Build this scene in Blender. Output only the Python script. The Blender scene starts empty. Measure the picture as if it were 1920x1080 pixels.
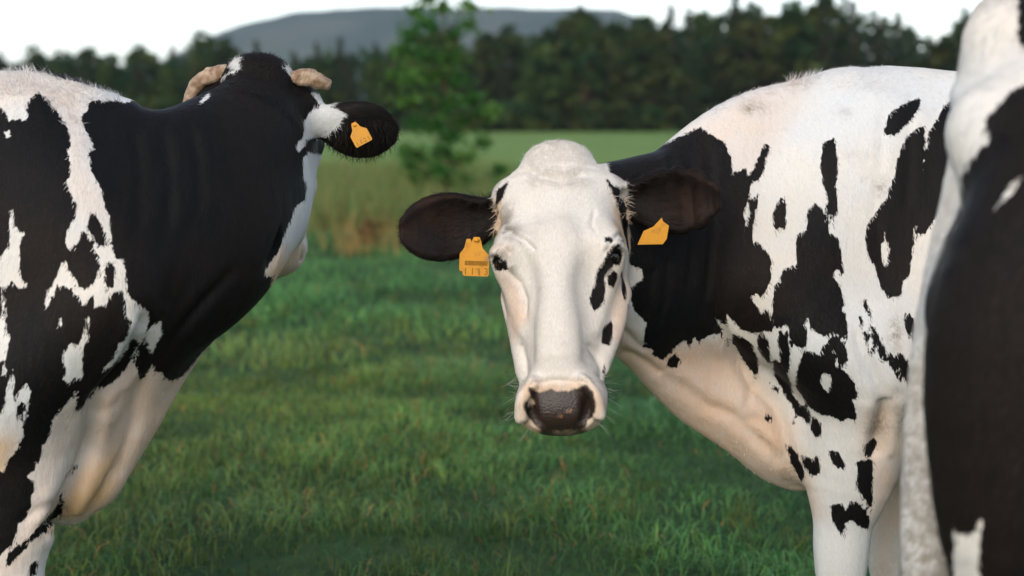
import bpy, math, random
import numpy as np
from mathutils import Vector, Matrix, noise as mnoise

# ------------------------------------------------------------------ camera
scene = bpy.context.scene
CAM_Z = 1.33
FPX = 3200.0                                   # focal length in pixels of the 1920 px wide photograph
cam_data = bpy.data.cameras.new('camera')
cam_data.sensor_width = 36.0
cam_data.lens = FPX / 1920.0 * 36.0
cam_data.clip_start = 0.05
cam_data.clip_end = 9000.0
cam = bpy.data.objects.new('camera', cam_data)
scene.collection.objects.link(cam)
PITCH = math.atan(315.0 / FPX)
cam.location = (0.0, 0.0, CAM_Z)
cam.rotation_euler = (math.pi / 2 - PITCH, 0.0, 0.0)
cam_data.dof.use_dof = True
cam_data.dof.focus_distance = 3.50
cam_data.dof.aperture_fstop = 2.8
cam_data.dof.aperture_blades = 9
scene.camera = cam

# ------------------------------------------------------------------ sky, sun, exposure
SUN_EL, SUN_AZ = math.radians(32.0), math.radians(200.0)    # azimuth clockwise from +Y
world = bpy.data.worlds.new('World')
scene.world = world
world.use_nodes = True
wn = world.node_tree
wn.nodes.clear()
wo = wn.nodes.new('ShaderNodeOutputWorld')
wb = wn.nodes.new('ShaderNodeBackground')
sky = wn.nodes.new('ShaderNodeTexSky')
sky.sky_type = 'NISHITA'
sky.sun_disc = False
sky.sun_elevation = SUN_EL
sky.sun_rotation = SUN_AZ
sky.air_density = 1.0
sky.dust_density = 1.0
sky.ozone_density = 1.5
wb.inputs['Strength'].default_value = 0.15
hs = wn.nodes.new('ShaderNodeHueSaturation')                  # thin even cloud takes most of the blue out
hs.inputs['Saturation'].default_value = 0.58
wn.links.new(sky.outputs[0], hs.inputs['Color'])
wn.links.new(hs.outputs[0], wb.inputs['Color'])
wn.links.new(wb.outputs[0], wo.inputs['Surface'])
sun_data = bpy.data.lights.new('sun', 'SUN')
sun_data.energy = 0.68
sun_data.angle = math.radians(40.0)
sun_data.color = (1.0, 0.83, 0.63)
sun = bpy.data.objects.new('sun', sun_data)
scene.collection.objects.link(sun)
sd = Vector((math.sin(SUN_AZ) * math.cos(SUN_EL), math.cos(SUN_AZ) * math.cos(SUN_EL), math.sin(SUN_EL)))
sun.rotation_euler = sd.to_track_quat('Z', 'Y').to_euler()
scene.view_settings.view_transform = 'Standard'
scene.view_settings.look = 'None'
scene.view_settings.exposure = 0.98
scene.view_settings.gamma = 1.0
scene.view_settings.use_curve_mapping = False
scene.cycles.use_denoising = True
scene.cycles.max_bounces = 8

# ------------------------------------------------------------------ helpers
COL = scene.collection
rng = np.random.default_rng(7)
random.seed(7)

def tag(o, label=None, cat=None, group=None, kind=None):
    if label: o['label'] = label
    if cat: o['category'] = cat
    if group: o['group'] = group
    if kind: o['kind'] = kind
    return o

def mesh_obj(name, V, F, mat=None, parent=None, smooth=True, attrs=None):
    """V (n,3) array, F list/array of faces (all of one size) -> one linked mesh object"""
    me = bpy.data.meshes.new(name)
    V = np.asarray(V, np.float32)
    if isinstance(F, np.ndarray):
        k = F.shape[1]
        me.vertices.add(len(V)); me.vertices.foreach_set('co', V.ravel())
        me.loops.add(F.size); me.loops.foreach_set('vertex_index', F.astype(np.int32).ravel())
        me.polygons.add(len(F))
        me.polygons.foreach_set('loop_start', np.arange(len(F), dtype=np.int32) * k)
        me.polygons.foreach_set('loop_total', np.full(len(F), k, np.int32))
        me.update(calc_edges=True)
    else:
        me.from_pydata([tuple(map(float, v)) for v in V], [], [tuple(map(int, f)) for f in F])
    me.polygons.foreach_set('use_smooth', np.full(len(me.polygons), bool(smooth)))
    for an, av in (attrs or {}).items():
        av = np.asarray(av, np.float32)
        if av.ndim == 1:
            a = me.attributes.new(an, 'FLOAT', 'POINT'); a.data.foreach_set('value', av)
        else:
            a = me.attributes.new(an, 'FLOAT_COLOR', 'POINT')
            if av.shape[1] == 3: av = np.hstack([av, np.ones((len(av), 1), np.float32)])
            a.data.foreach_set('color', av.ravel())
    if mat is not None: me.materials.append(mat)
    o = bpy.data.objects.new(name, me)
    COL.objects.link(o)
    if parent is not None: o.parent = parent
    return o

def empty(name, loc, rz=0.0):
    o = bpy.data.objects.new(name, None)
    o.empty_display_size = 0.2
    COL.objects.link(o)
    o.location = loc; o.rotation_euler = (0, 0, rz)
    return o

class NT:
    """tiny node-tree writer"""
    def __init__(self, name):
        self.m = bpy.data.materials.new(name); self.m.use_nodes = True
        self.t = self.m.node_tree; self.t.nodes.clear()
        self.out = self.n('ShaderNodeOutputMaterial')
    def n(self, kind, **kw):
        nd = self.t.nodes.new(kind)
        for k, v in kw.items(): setattr(nd, k, v)
        return nd
    def put(self, sock, v):
        if isinstance(v, bpy.types.NodeSocket): self.t.links.new(v, sock)
        else:
            if sock.type == 'RGBA' and len(v) == 3: v = (*v, 1.0)
            sock.default_value = v
    def math(self, op, a, b=0.0, c=None, clamp=False):
        nd = self.n('ShaderNodeMath', operation=op, use_clamp=clamp)
        self.put(nd.inputs[0], a); self.put(nd.inputs[1], b)
        if c is not None: self.put(nd.inputs[2], c)
        return nd.outputs[0]
    def mix(self, f, a, b, blend='MIX'):
        nd = self.n('ShaderNodeMix', data_type='RGBA', blend_type=blend)
        self.put(nd.inputs[0], f); self.put(nd.inputs[6], a); self.put(nd.inputs[7], b)
        return nd.outputs[2]
    def attr(self, name, col=False):
        nd = self.n('ShaderNodeAttribute', attribute_name=name)
        return nd.outputs['Color'] if col else nd.outputs['Fac']
    def coord(self): return self.n('ShaderNodeTexCoord').outputs['Object']
    def mapping(self, v, scale=(1, 1, 1), rot=(0, 0, 0), loc=(0, 0, 0)):
        nd = self.n('ShaderNodeMapping'); self.put(nd.inputs['Vector'], v)
        nd.inputs['Scale'].default_value = scale; nd.inputs['Rotation'].default_value = rot
        nd.inputs['Location'].default_value = loc
        return nd.outputs[0]
    def noise(self, v, scale, detail=3.0, rough=0.55, dist=0.0):
        nd = self.n('ShaderNodeTexNoise'); self.put(nd.inputs['Vector'], v)
        nd.inputs['Scale'].default_value = scale; nd.inputs['Detail'].default_value = detail
        nd.inputs['Roughness'].default_value = rough; nd.inputs['Distortion'].default_value = dist
        return nd.outputs[0]
    def voro(self, v, scale, feat='F1'):
        nd = self.n('ShaderNodeTexVoronoi', feature=feat); self.put(nd.inputs['Vector'], v)
        nd.inputs['Scale'].default_value = scale
        return nd.outputs[0]
    def ramp(self, f, lo, hi, a=0.0, b=1.0, smooth=True):
        nd = self.n('ShaderNodeMapRange', interpolation_type='SMOOTHSTEP' if smooth else 'LINEAR')
        self.put(nd.inputs[0], f); self.put(nd.inputs[1], lo); self.put(nd.inputs[2], hi)
        self.put(nd.inputs[3], a); self.put(nd.inputs[4], b)
        return nd.outputs[0]
    def bump(self, h, dist, strength=1.0, normal=None):
        nd = self.n('ShaderNodeBump'); self.put(nd.inputs['Height'], h)
        nd.inputs['Distance'].default_value = dist; nd.inputs['Strength'].default_value = strength
        if normal is not None: self.put(nd.inputs['Normal'], normal)
        return nd.outputs[0]
    def bsdf(self, color, rough=0.6, normal=None, spec=0.5, **kw):
        b = self.n('ShaderNodeBsdfPrincipled')
        self.put(b.inputs['Base Color'], color); self.put(b.inputs['Roughness'], rough)
        self.put(b.inputs['Specular IOR Level'], spec)
        if normal is not None: self.put(b.inputs['Normal'], normal)
        for k, v in kw.items(): self.put(b.inputs[k.replace('_', ' ')], v)
        self.t.links.new(b.outputs[0], self.out.inputs['Surface'])
        return b

def plain(name, color, rough=0.6, spec=0.5, var=0.0, scale=30.0, bump=0.0, **kw):
    t = NT(name); c = t.coord()
    nz = t.noise(c, scale, 4.0)
    col = t.mix(nz, tuple(x * (1 - var) for x in color), tuple(min(1, x * (1 + var)) for x in color)) if var else color
    t.bsdf(col, rough, t.bump(nz, bump) if bump else None, spec, **kw)
    return t.m

# ------------------------------------------------------------------ implicit modelling (sweeps of ovals, smooth unions, surface nets)
def catmull(P, n):
    P = np.asarray(P, float)
    if len(P) == 2:
        t = np.linspace(0, 1, n + 1)[:, None]
        return P[0] * (1 - t) + P[1] * t
    E = np.vstack([2 * P[0] - P[1], P, 2 * P[-1] - P[-2]])
    m = len(P) - 1
    out = []
    for q in np.linspace(0, m, n + 1):
        i = min(int(q), m - 1); t = q - i
        a, b, c, d = E[i], E[i + 1], E[i + 2], E[i + 3]
        out.append(0.5 * (2 * b + (c - a) * t + (2 * a - 5 * b + 4 * c - d) * t * t + (3 * b - a - 3 * c + d) * t ** 3))
    return np.array(out)

class Sdf:
    """list of primitives; each is an oval swept along a polyline"""
    def __init__(self): self.prims = []
    def sweep(self, pts, up, k=0.03, n=None, p=2.0, op='add', cap=None):
        """pts rows: x y z  r_side r_up r_down egg ; up: one vector or one per row"""
        R = []
        for r in pts:
            r = list(r)
            if len(r) == 4: r += [r[3], r[3], 0.0]
            elif len(r) == 5: r += [r[4], 0.0]
            elif len(r) == 6: r += [0.0]
            R.append(r)
        R = np.array(R, float)
        U = np.asarray(up, float)
        if U.ndim == 1: U = np.repeat(U[None], len(R), 0)
        n = n or max(3 * (len(R) - 1), 1)
        C = catmull(np.hstack([R, U]), n)
        C[:, 3:6] = np.maximum(C[:, 3:6], 0.002)
        self.prims.append(dict(C=C, k=k, p=p, op=op, cap=cap))
    def ell(self, c, r, ax=None, k=0.03, op='add', p=2.0):
        """ellipsoid: centre, radii, axes rows (or identity)"""
        A = np.eye(3) if ax is None else np.asarray(ax, float)
        A = A / np.linalg.norm(A, axis=1)[:, None]
        self.prims.append(dict(c=np.asarray(c, float), r=np.asarray(r, float), A=A, k=k, op=op, p=p))
    def eval(self, X, Y, Z):
        D = np.full((len(X), len(Y), len(Z)), 1.0, np.float32)
        for pr in self.prims:
            pad = pr['k'] + 0.03
            if 'C' in pr:
                C = pr['C']; rm = C[:, 3:6].max(1)
                lo = (C[:, :3] - rm[:, None]).min(0) - pad; hi = (C[:, :3] + rm[:, None]).max(0) + pad
            else:
                rm = np.abs(pr['A'].T * pr['r']).sum(1)
                lo = pr['c'] - rm - pad; hi = pr['c'] + rm + pad
            sl = []
            for ax, l, h in zip((X, Y, Z), lo, hi):
                a = np.searchsorted(ax, l); b = np.searchsorted(ax, h)
                sl.append(slice(a, b))
            if any(s.stop <= s.start for s in sl): continue
            x = X[sl[0]].astype(np.float32)[:, None, None]; y = Y[sl[1]].astype(np.float32)[None, :, None]; z = Z[sl[2]].astype(np.float32)[None, None, :]
            if 'c' in pr:
                dx, dy, dz = x - np.float32(pr['c'][0]), y - np.float32(pr['c'][1]), z - np.float32(pr['c'][2])
                k0 = 0; l2 = dx * dx + dy * dy + dz * dz
                for a, r in zip(pr['A'].astype(np.float32), pr['r'].astype(np.float32)):
                    k0 = k0 + np.abs((dx * a[0] + dy * a[1] + dz * a[2]) / r) ** pr['p']
                k0 = k0 ** np.float32(1 / pr['p']) + 1e-6
                d = (k0 - 1) * np.sqrt(l2) / k0
            else:
                d = np.full((x.size, y.size, z.size), 1.0, np.float32)
                C = pr['C']
                for i in range(len(C) - 1):
                    a, b = C[i], C[i + 1]
                    rm2 = max(a[3:6].max(), b[3:6].max()) + pad
                    l2_ = np.minimum(a[:3], b[:3]) - rm2; h2_ = np.maximum(a[:3], b[:3]) + rm2
                    s2 = []
                    for ax, l, h in zip((X[sl[0]], Y[sl[1]], Z[sl[2]]), l2_, h2_):
                        s2.append(slice(np.searchsorted(ax, l), np.searchsorted(ax, h)))
                    if any(s.stop <= s.start for s in s2): continue
                    xx, yy, zz = x[s2[0]], y[:, s2[1]], z[:, :, s2[2]]
                    v = b[:3] - a[:3]; L2 = float(v @ v) + 1e-12; L = math.sqrt(L2)
                    f = np.float32
                    px, py, pz = xx - f(a[0]), yy - f(a[1]), zz - f(a[2])
                    traw = (px * f(v[0]) + py * f(v[1]) + pz * f(v[2])) / f(L2)
                    t = np.clip(traw, 0, 1)
                    axd = v / L
                    up = (a[7:10] + b[7:10]) / 2; up = up - axd * (up @ axd); up /= np.linalg.norm(up) + 1e-9
                    sd_ = np.cross(up, axd)
                    axial = (traw - t) * f(L)
                    cs = px * f(sd_[0]) + py * f(sd_[1]) + pz * f(sd_[2])
                    cu = px * f(up[0]) + py * f(up[1]) + pz * f(up[2])
                    rs = f(a[3]) + t * f(b[3] - a[3]); ru = f(a[4]) + t * f(b[4] - a[4]); rd = f(a[5]) + t * f(b[5] - a[5])
                    eg = f(a[6]) + t * f(b[6] - a[6])
                    rr = np.where(cu > 0, ru, rd)
                    q = cu / rr
                    rs = rs * (1 - eg * np.clip(q, -1, 1))
                    ra = np.minimum(rs, rr) if pr['cap'] is None else f(pr['cap'])
                    p = f(pr['p'])
                    k0 = (np.abs(cs / rs) ** p + np.abs(q) ** p + np.abs(axial / ra) ** p) ** f(1 / p) + f(1e-6)
                    dd = (k0 - 1) * np.sqrt(cs * cs + cu * cu + axial * axial) / k0
                    dst = d[s2[0], s2[1], s2[2]]
                    np.minimum(dst, dd, out=dst)
            cur = D[sl[0], sl[1], sl[2]]
            k = np.float32(pr['k'])
            if pr['op'] == 'add':
                h = np.maximum(k - np.abs(cur - d), 0) / k
                cur[...] = np.minimum(cur, d) - h * h * k * np.float32(0.25)
            else:
                d = -d
                h = np.maximum(k - np.abs(cur - d), 0) / k
                cur[...] = np.maximum(cur, d) + h * h * k * np.float32(0.25)
        return D

def surface_nets(D, X, Y, Z):
    S = D < 0
    nx, ny, nz = D.shape
    c = S[:-1, :-1, :-1].astype(np.int8)
    for i, j, k in ((1, 0, 0), (0, 1, 0), (0, 0, 1), (1, 1, 0), (1, 0, 1), (0, 1, 1), (1, 1, 1)):
        c = c + S[i:nx - 1 + i, j:ny - 1 + j, k:nz - 1 + k]
    act = (c > 0) & (c < 8)
    idx = np.full(act.shape, -1, np.int32)
    I, J, K = np.nonzero(act)
    idx[I, J, K] = np.arange(len(I))
    acc = np.zeros((len(I), 3)); cnt = np.zeros(len(I))
    corners = [(i, j, k) for i in (0, 1) for j in (0, 1) for k in (0, 1)]
    for a in corners:
        for ax in range(3):
            if a[ax] == 1: continue
            b = list(a); b[ax] = 1
            da = D[I + a[0], J + a[1], K + a[2]].astype(float); db = D[I + b[0], J + b[1], K + b[2]].astype(float)
            m = (da < 0) != (db < 0)
            t = np.where(m, da / np.where(m, da - db, 1), 0)
            pa = np.stack([X[I + a[0]], Y[J + a[1]], Z[K + a[2]]], 1); pb = np.stack([X[I + b[0]], Y[J + b[1]], Z[K + b[2]]], 1)
            acc += np.where(m[:, None], pa + (pb - pa) * t[:, None], 0); cnt += m
    V = acc / cnt[:, None]
    Q = []
    for ax in range(3):
        s0 = [slice(None)] * 3; s1 = [slice(None)] * 3
        s0[ax] = slice(0, -1); s1[ax] = slice(1, None)
        ch = S[tuple(s0)] != S[tuple(s1)]
        e = [i for i in range(3) if i != ax]
        ii = [slice(None)] * 3
        for q in e: ii[q] = slice(1, -1)
        ch = ch[tuple(ii)]
        g = np.nonzero(ch)
        pos = [g[0].copy(), g[1].copy(), g[2].copy()]
        for q in e: pos[q] = pos[q] + 1
        inside0 = S[pos[0], pos[1], pos[2]]
        def cell(d0, d1):
            p = [pos[0].copy(), pos[1].copy(), pos[2].copy()]
            p[e[0]] -= d0; p[e[1]] -= d1
            return idx[p[0], p[1], p[2]]
        q = np.stack([cell(1, 1), cell(0, 1), cell(0, 0), cell(1, 0)], 1)
        flip = inside0 if ax != 1 else ~inside0
        q[~flip] = q[~flip][:, ::-1]
        Q.append(q)
    Q = np.vstack(Q)
    return V, Q[(Q >= 0).all(1)]

def polygonise(sdf, lo, hi, h, keep=None):
    X, Y, Z = (np.arange(l, u + h, h) for l, u in zip(lo, hi))
    V, Q = surface_nets(sdf.eval(X, Y, Z), X, Y, Z)
    if keep is not None:
        c = V[Q].mean(1)
        Q = Q[keep(c)]
        used = np.zeros(len(V), bool); used[Q.ravel()] = True
        remap = np.cumsum(used) - 1
        V, Q = V[used], remap[Q]
    return V, Q

def relax(V, Q, it=3, lam=0.5, mask=None):
    n = len(V)
    E = np.vstack([Q[:, [0, 1]], Q[:, [1, 2]], Q[:, [2, 3]], Q[:, [3, 0]]])
    deg = np.bincount(E[:, 0], minlength=n) + np.bincount(E[:, 1], minlength=n)
    for s in range(it * 2):
        l = lam if s % 2 == 0 else -lam * 1.03
        A = np.zeros_like(V)
        for d in range(3):
            A[:, d] = np.bincount(E[:, 0], V[E[:, 1], d], n) + np.bincount(E[:, 1], V[E[:, 0], d], n)
        A /= np.maximum(deg, 1)[:, None]
        V = V + l * (A - V)
    return V

def vnormals(V, Q):
    fn = np.cross(V[Q[:, 2]] - V[Q[:, 0]], V[Q[:, 3]] - V[Q[:, 1]])
    N = np.zeros_like(V)
    for i in range(4):
        for d in range(3): N[:, d] += np.bincount(Q[:, i], fn[:, d], len(V))
    return N / (np.linalg.norm(N, axis=1)[:, None] + 1e-12)

def poly_sd(P, polys, big=0.15):
    """signed distance (inside +) of 2-d points to a union of polygons"""
    out = np.full(len(P), -big)
    for pl in polys:
        pl = np.asarray(pl, float)
        lo = pl.min(0) - 0.05; hi = pl.max(0) + 0.05
        m = ((P > lo) & (P < hi)).all(1)
        if not m.any(): continue
        p = P[m]
        A = pl; B = np.roll(pl, -1, 0)
        best = np.full(len(p), 9.0); ins = np.zeros(len(p), bool)
        for a, b in zip(A, B):
            e = b - a; w = p - a
            t = np.clip((w @ e) / (e @ e + 1e-12), 0, 1)
            dd = ((w - t[:, None] * e) ** 2).sum(1)
            best = np.minimum(best, dd)
            if a[1] != b[1]:
                c = ((a[1] > p[:, 1]) != (b[1] > p[:, 1])) & (p[:, 0] < (b[0] - a[0]) * (p[:, 1] - a[1]) / (b[1] - a[1]) + a[0])
                ins ^= c
        dd = np.sqrt(best); dd = np.where(ins, dd, -dd)
        out[m] = np.maximum(out[m], dd)
    return out

# ------------------------------------------------------------------ cows
_f = Vector((0, math.cos(PITCH), -math.sin(PITCH))); _u = Vector((0, math.sin(PITCH), math.cos(PITCH)))
def at(px, py, Y):
    """world point at depth Y that the photograph shows at (px, py)"""
    d = Vector((1, 0, 0)) * ((px - 960) / FPX) + _u * ((540 - py) / FPX) + _f
    return Vector((0, 0, CAM_Z)) + d * (Y / d.y)

class Frame:
    def __init__(self, loc, theta):
        self.loc = Vector(loc); self.th = theta
        self.R = Matrix.Rotation(theta, 3, 'Z'); self.Ri = self.R.inverted()
    def pt(self, px, py, Y): return np.array(self.Ri @ (at(px, py, Y) - self.loc))
    def dr(self, v): return np.array(self.Ri @ Vector(v))
    def world(self, p): return np.array(self.R @ Vector(p) + self.loc)

def nrm(v):
    v = np.asarray(v, float); return v / np.linalg.norm(v)

class Head:
    """frame of a head: origin at the poll, h towards the muzzle, u out of the forehead, s to the animal's left"""
    def __init__(self, poll, muzzle, u_hint, L=0.56):
        self.o = np.asarray(poll, float)
        self.h = nrm(np.asarray(muzzle) - self.o)
        u = np.asarray(u_hint, float); self.u = nrm(u - self.h * (u @ self.h))
        self.s = np.cross(self.u, self.h)
        self.k = np.linalg.norm(np.asarray(muzzle) - self.o) / L
    def p(self, t, s, u): return self.o + self.k * (t * self.h + s * self.s + u * self.u)
    def d(self, t, s, u): return t * self.h + s * self.s + u * self.u
    def loc(self, V):
        w = (np.asarray(V) - self.o) / self.k
        return np.stack([w @ self.h, w @ self.s, w @ self.u], -1)
    def ax(self): return np.array([self.h, self.s, self.u])

def add_torso(S, fat=1.0, top=0.0, rump=0.0):
    T = [( 0.27, 0, 1.00, .13, .20, .27, .15), (0.16, 0, 1.04, .205, .31, .38, .25), (0.0, 0, 1.05, .245, .395, .385, .42),
         (-0.22, 0, 1.03, .285, .405, .395, .40), (-0.5, 0, 1.00, .325, .425, .42, .28), (-0.8, 0, 1.00, .335, .435, .41, .25),
         (-1.05, 0, 1.04, .32, .41, .37, .20), (-1.24, 0, 1.10, .275, .345, .27, .12), (-1.38, 0, 1.17, .205, .235, .17, 0.0)]
    T = [(a, b, c, d * fat, e + (top if a > -.3 else 0) + (rump if a < -1.0 else 0), f, g) for a, b, c, d, e, f, g in T]
    S.sweep(T, (0, 0, 1), k=.03, n=32, p=2.15, cap=.07)
    for s in (-1, 1):
        S.ell((-1.05, s * .25, 1.40 + rump), (.07, .045, .045), k=.10)                       # hooks
        S.ell((-1.41, s * .13, 1.285 + rump * .6), (.05, .045, .055), k=.14)                          # pins
    S.sweep([(-1.15, 0, 1.36 + rump, .17, .09, .12), (-1.27, 0, 1.33 + rump, .165, .10, .14), (-1.335, 0, 1.24 + rump, .15, .14, .14)], (0, 0, 1), k=.05, cap=.045)
    S.sweep([(-1.05, 0, 1.395 + rump, .05), (-1.25, 0, 1.40 + rump, .05), (-1.40, 0, 1.385 + rump, .04)], (0, 0, 1), k=.08)

def add_foreleg(S, s, dx=0.0, knee_dx=0.0, dy=0.0, thick=1.0, ks=.07, sx=0.0):
    y = s * (.185 + dy)
    # shoulder blade and upper arm
    S.sweep([(-.05, s * .11, 1.32, .08, .05), (.05 + sx * .5, s * .18, 1.18, .12, .055), (.17 + sx, s * .205, 1.00, .12, .075)], (0, 1, 0), k=.13, n=8)
    S.sweep([(.20 + sx, s * .205, .975, .09), (.09 + dx * .6 + sx, s * .205, .87, .115), (-.01 + dx, s * .205, .79, .105)], (0, 1, 0), k=ks, n=8)
    S.ell((-.085 + dx, s * .205, .815), (.06, .04, .06), k=.05)                        # point of elbow
    k = dx + knee_dx
    S.sweep([(-.01 + dx, y, .84, .085 * thick, .11 * thick), (.0 + dx, y, .70, .07 * thick, .092 * thick), (.02 + k * .6 + dx * .4, y, .56, .056 * thick, .072 * thick), (.032 + k, y, .47, .054, .066),
             (.035 + k, y, .40, .052, .060), (.035 + k, y, .33, .046, .052), (.03 + k, y, .22, .031, .036), (.035 + k, y, .13, .036, .042)], (1, 0, 0), k=.045, n=24)
    S.sweep([(.035 + k, y, .13, .036), (.07 + k, y, .06, .042)], (1, 0, 0), k=.02)

def add_hindleg(S, s, dx=0.0, thick=1.0):
    y = s * .20
    S.sweep([(-1.17, s * .20, 1.22, .10, .20), (-1.24, s * .225, 1.08, .115, .235), (-1.25, s * .23, .88, .11, .22), (-1.255, s * .215, .74, .09, .18),
             (-1.31 + dx, y, .60, .05, .09), (-1.36 + dx, y, .53, .042, .064), (-1.36 + dx, y, .44, .036, .05), (-1.345 + dx, y, .30, .032, .036),
             (-1.34 + dx, y, .16, .036, .042)], (1, 0, 0), k=.07, n=27)
    S.ell((-.99, s * .24, .86), (.08, .06, .10), k=.09)                               # stifle
    S.ell((-1.42 + dx, y, .545), (.03, .025, .04), k=.03)                              # point of hock
    S.sweep([(-1.34 + dx, y, .16, .036), (-1.29 + dx, y, .06, .045)], (1, 0, 0), k=.02)

def hoof_mesh(x, y, parts):
    """two claws of one hoof as small lofted wedges"""
    for c in (-1, 1):
        V = []; F = []
        for z, rx, ry, ox in ((0.085, .040, .020, -.008), (.05, .050, .026, .0), (.004, .062, .030, .012)):
            for i in range(12):
                a = i / 12 * 2 * math.pi
                V.append((x + ox + rx * math.cos(a), y + c * .030 + ry * math.sin(a) * (1 - .35 * max(0, math.cos(a))), z))
        n = 12
        for r in range(2):
            for i in range(n): F.append((r * n + i, r * n + (i + 1) % n, (r + 1) * n + (i + 1) % n, (r + 1) * n + i))
        parts.append((V, F))

def add_head(S, H, ears, poll=1.0, open_eye=True, cheek=(1.0, 1.0)):
    k = H.k
    rows = [(.02, .070, .060, .060, 0), (.075, .102, .080, .085, -.05), (.15, .112, .090, .105, -.10), (.22, .110, .092, .118, -.08), (.30, .099, .087, .114, .0),
            (.38, .086, .079, .092, .08), (.455, .078, .070, .068, .08), (.52, .079, .060, .056, .05), (.56, .075, .046, .050, 0)]
    S.sweep([(*H.p(t, 0, -.004 if t > .1 else 0), a * k, b * k, c * k, e) for t, a, b, c, e in rows], H.u, k=.03, n=26, p=2.3, cap=.035)
    A = H.ax()
    S.ell(H.p(.018, 0, .010), np.array((.040, .060, .050)) * k * poll, A, k=.045)      # poll crest
    S.sweep([(*H.p(.22, 0, .080), .026 * k, .012 * k), (*H.p(.34, 0, .076), .026 * k, .012 * k), (*H.p(.46, 0, .062), .028 * k, .012 * k)], H.u, k=.06, cap=.02)     # nasal bone
    S.ell(H.p(.535, 0, -.002), np.array((.062, .087, .058)) * k, A, k=.03, p=2.5)      # muzzle
    S.ell(H.p(.53, 0, -.052), np.array((.05, .052, .030)) * k, A, k=.03)               # chin
    for s in (-1, 1):
        ck = cheek[0 if s < 0 else 1]
        S.ell(H.p(.215, s * .084 * ck, -.055), np.array((.115, .036, .075)) * k, A, k=.05)    # masseter
        S.ell(H.p(.235, s * .100, .048), np.array((.055, .032, .040)) * k, A, k=.035)    # orbit
        S.sweep([(*H.p(.28, s * .096, .03), .014 * k), (*H.p(.33, s * .084, .02), .012 * k), (*H.p(.40, s * .074, .02), .010 * k)], H.u, k=.05)   # facial crest
        S.sweep([(*H.p(.31, s * .090, .086), .008 * k), (*H.p(.38, s * .096, .066), .009 * k), (*H.p(.455, s * .096, .052), .008 * k)], H.u, k=.08, op='sub')   # hollow beside the nose
        S.ell(H.p(.335, s * .080, .090), np.array((.060, .020, .013)) * k, A, k=.05, op='sub')     # hollow below the eye
        S.ell(H.p(.150, s * .058, .104), np.array((.055, .014, .011)) * k, A, k=.04, op='sub')     # groove over the orbit
        S.ell(H.p(.455, s * .094, .030), np.array((.035, .009, .024)) * k, A, k=.05, op='sub')     # hollow behind the nostril
        S.sweep([(*H.p(.30, s * .100 * ck, -.035), .020 * k), (*H.p(.38, s * .088 * ck, -.03), .018 * k), (*H.p(.46, s * .078, -.028), .014 * k)], H.u, k=.035)   # cheek muscle towards the lip
        S.ell(H.p(.085, s * .108, .005), np.array((.032, .03, .03)) * k, A, k=.05)        # ear base
        if open_eye:
            S.ell(H.p(.254, s * .122, .064), np.array((.0185, .022, .0135)) * k, np.array([H.d(1, s * .15, -.35), H.d(0, 1, .5), H.d(.3, -.45 * s, 1)]), k=.006, op='sub')
        S.sweep([(*H.p(.242, s * .110, .088), .007 * k), (*H.p(.2375, s * .125, .070), .0105 * k), (*H.p(.246, s * .128, .046), .007 * k)], H.h, k=.012)      # upper lid
        S.sweep([(*H.p(.530, s * .046, .066), .008 * k), (*H.p(.553, s * .060, .054), .015 * k, .015 * k), (*H.p(.574, s * .058, .038), .017 * k), (*H.p(.590, s * .044, .024), .011 * k)], H.u, k=.010, op='sub')   # nostril
        S.sweep([(*H.p(.52, s * .050, .066), .010 * k), (*H.p(.55, s * .072, .058), .012 * k), (*H.p(.58, s * .078, .036), .012 * k)], H.u, k=.02)     # nostril wing
    # mouth line
    for s in (-1, 1):
        S.sweep([(*H.p(.595, 0, -.030), .004), (*H.p(.575, s * .05, -.032), .005), (*H.p(.52, s * .085, -.030), .005), (*H.p(.46, s * .085, -.03), .003)], H.u, k=.008, op='sub')
    for E in ears: add_ear(S, H, **E)

def add_ear(S, H, s, root, tip, face, drop=0.0, width=1.0):
    """root/tip in head coordinates; face = direction the hollow looks to, in head coordinates"""
    a = H.p(*root); b = H.p(*tip); k = H.k
    fc = H.d(*face); ax = nrm(b - a); fc = nrm(fc - ax * (fc @ ax))
    wid = np.cross(ax, fc); L = np.linalg.norm(b - a)
    if wid @ H.h > 0: wid = -wid                                   # towards the poll
    prof = [(0, .030, .026), (.12, .031, .026), (.26, .043, .027), (.42, .057, .026), (.58, .062, .023), (.74, .058, .018), (.87, .045, .013), (.965, .024, .008)]
    pts, cut = [], []
    for f, w, th in prof:
        c = a + ax * L * f + wid * drop * math.sin(f * math.pi) - fc * .012 * math.sin(f * math.pi) * k
        pts.append((*c, w * k * width, th * k))
        if f > .1: cut.append((*(c + fc * (.024 if f > .2 else .03) * k), w * k * width * (.90 if f > .3 else .70), (.026 if f < .7 else .021) * k))
    S.sweep(pts, fc, k=.018, n=24, cap=.006)
    S.sweep(cut, fc, k=.008, n=22, op='sub', cap=.006)

def poly_cow(S, boxes, base_h=.0095, lo=None, hi=None):
    """mesh the implicit cow: coarse everywhere, finer inside the listed boxes (lo, hi, h)"""
    def inside(c, b, g=0.0): return ((c > np.array(b[0]) - g) & (c < np.array(b[1]) + g)).all(1)
    def keep_base(c):
        m = np.ones(len(c), bool)
        for b in boxes: m &= ~inside(c, b, -.002)
        return m
    out = [polygonise(S, lo, hi, base_h, keep_base)]
    for i, b in enumerate(boxes):
        def kb(c, i=i, b=b):
            m = inside(c, b, .006)
            for o in boxes[:i]: m &= ~inside(c, o, -.002)
            return m
        out.append(polygonise(S, np.array(b[0]) - .012, np.array(b[1]) + .012, b[2], kb))
    Vs, Qs, n = [], [], 0
    for V, Q in out:
        V = relax(V, Q, 2)
        Vs.append(V); Qs.append(Q + n); n += len(V)
    return np.vstack(Vs), np.vstack(Qs)

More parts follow.
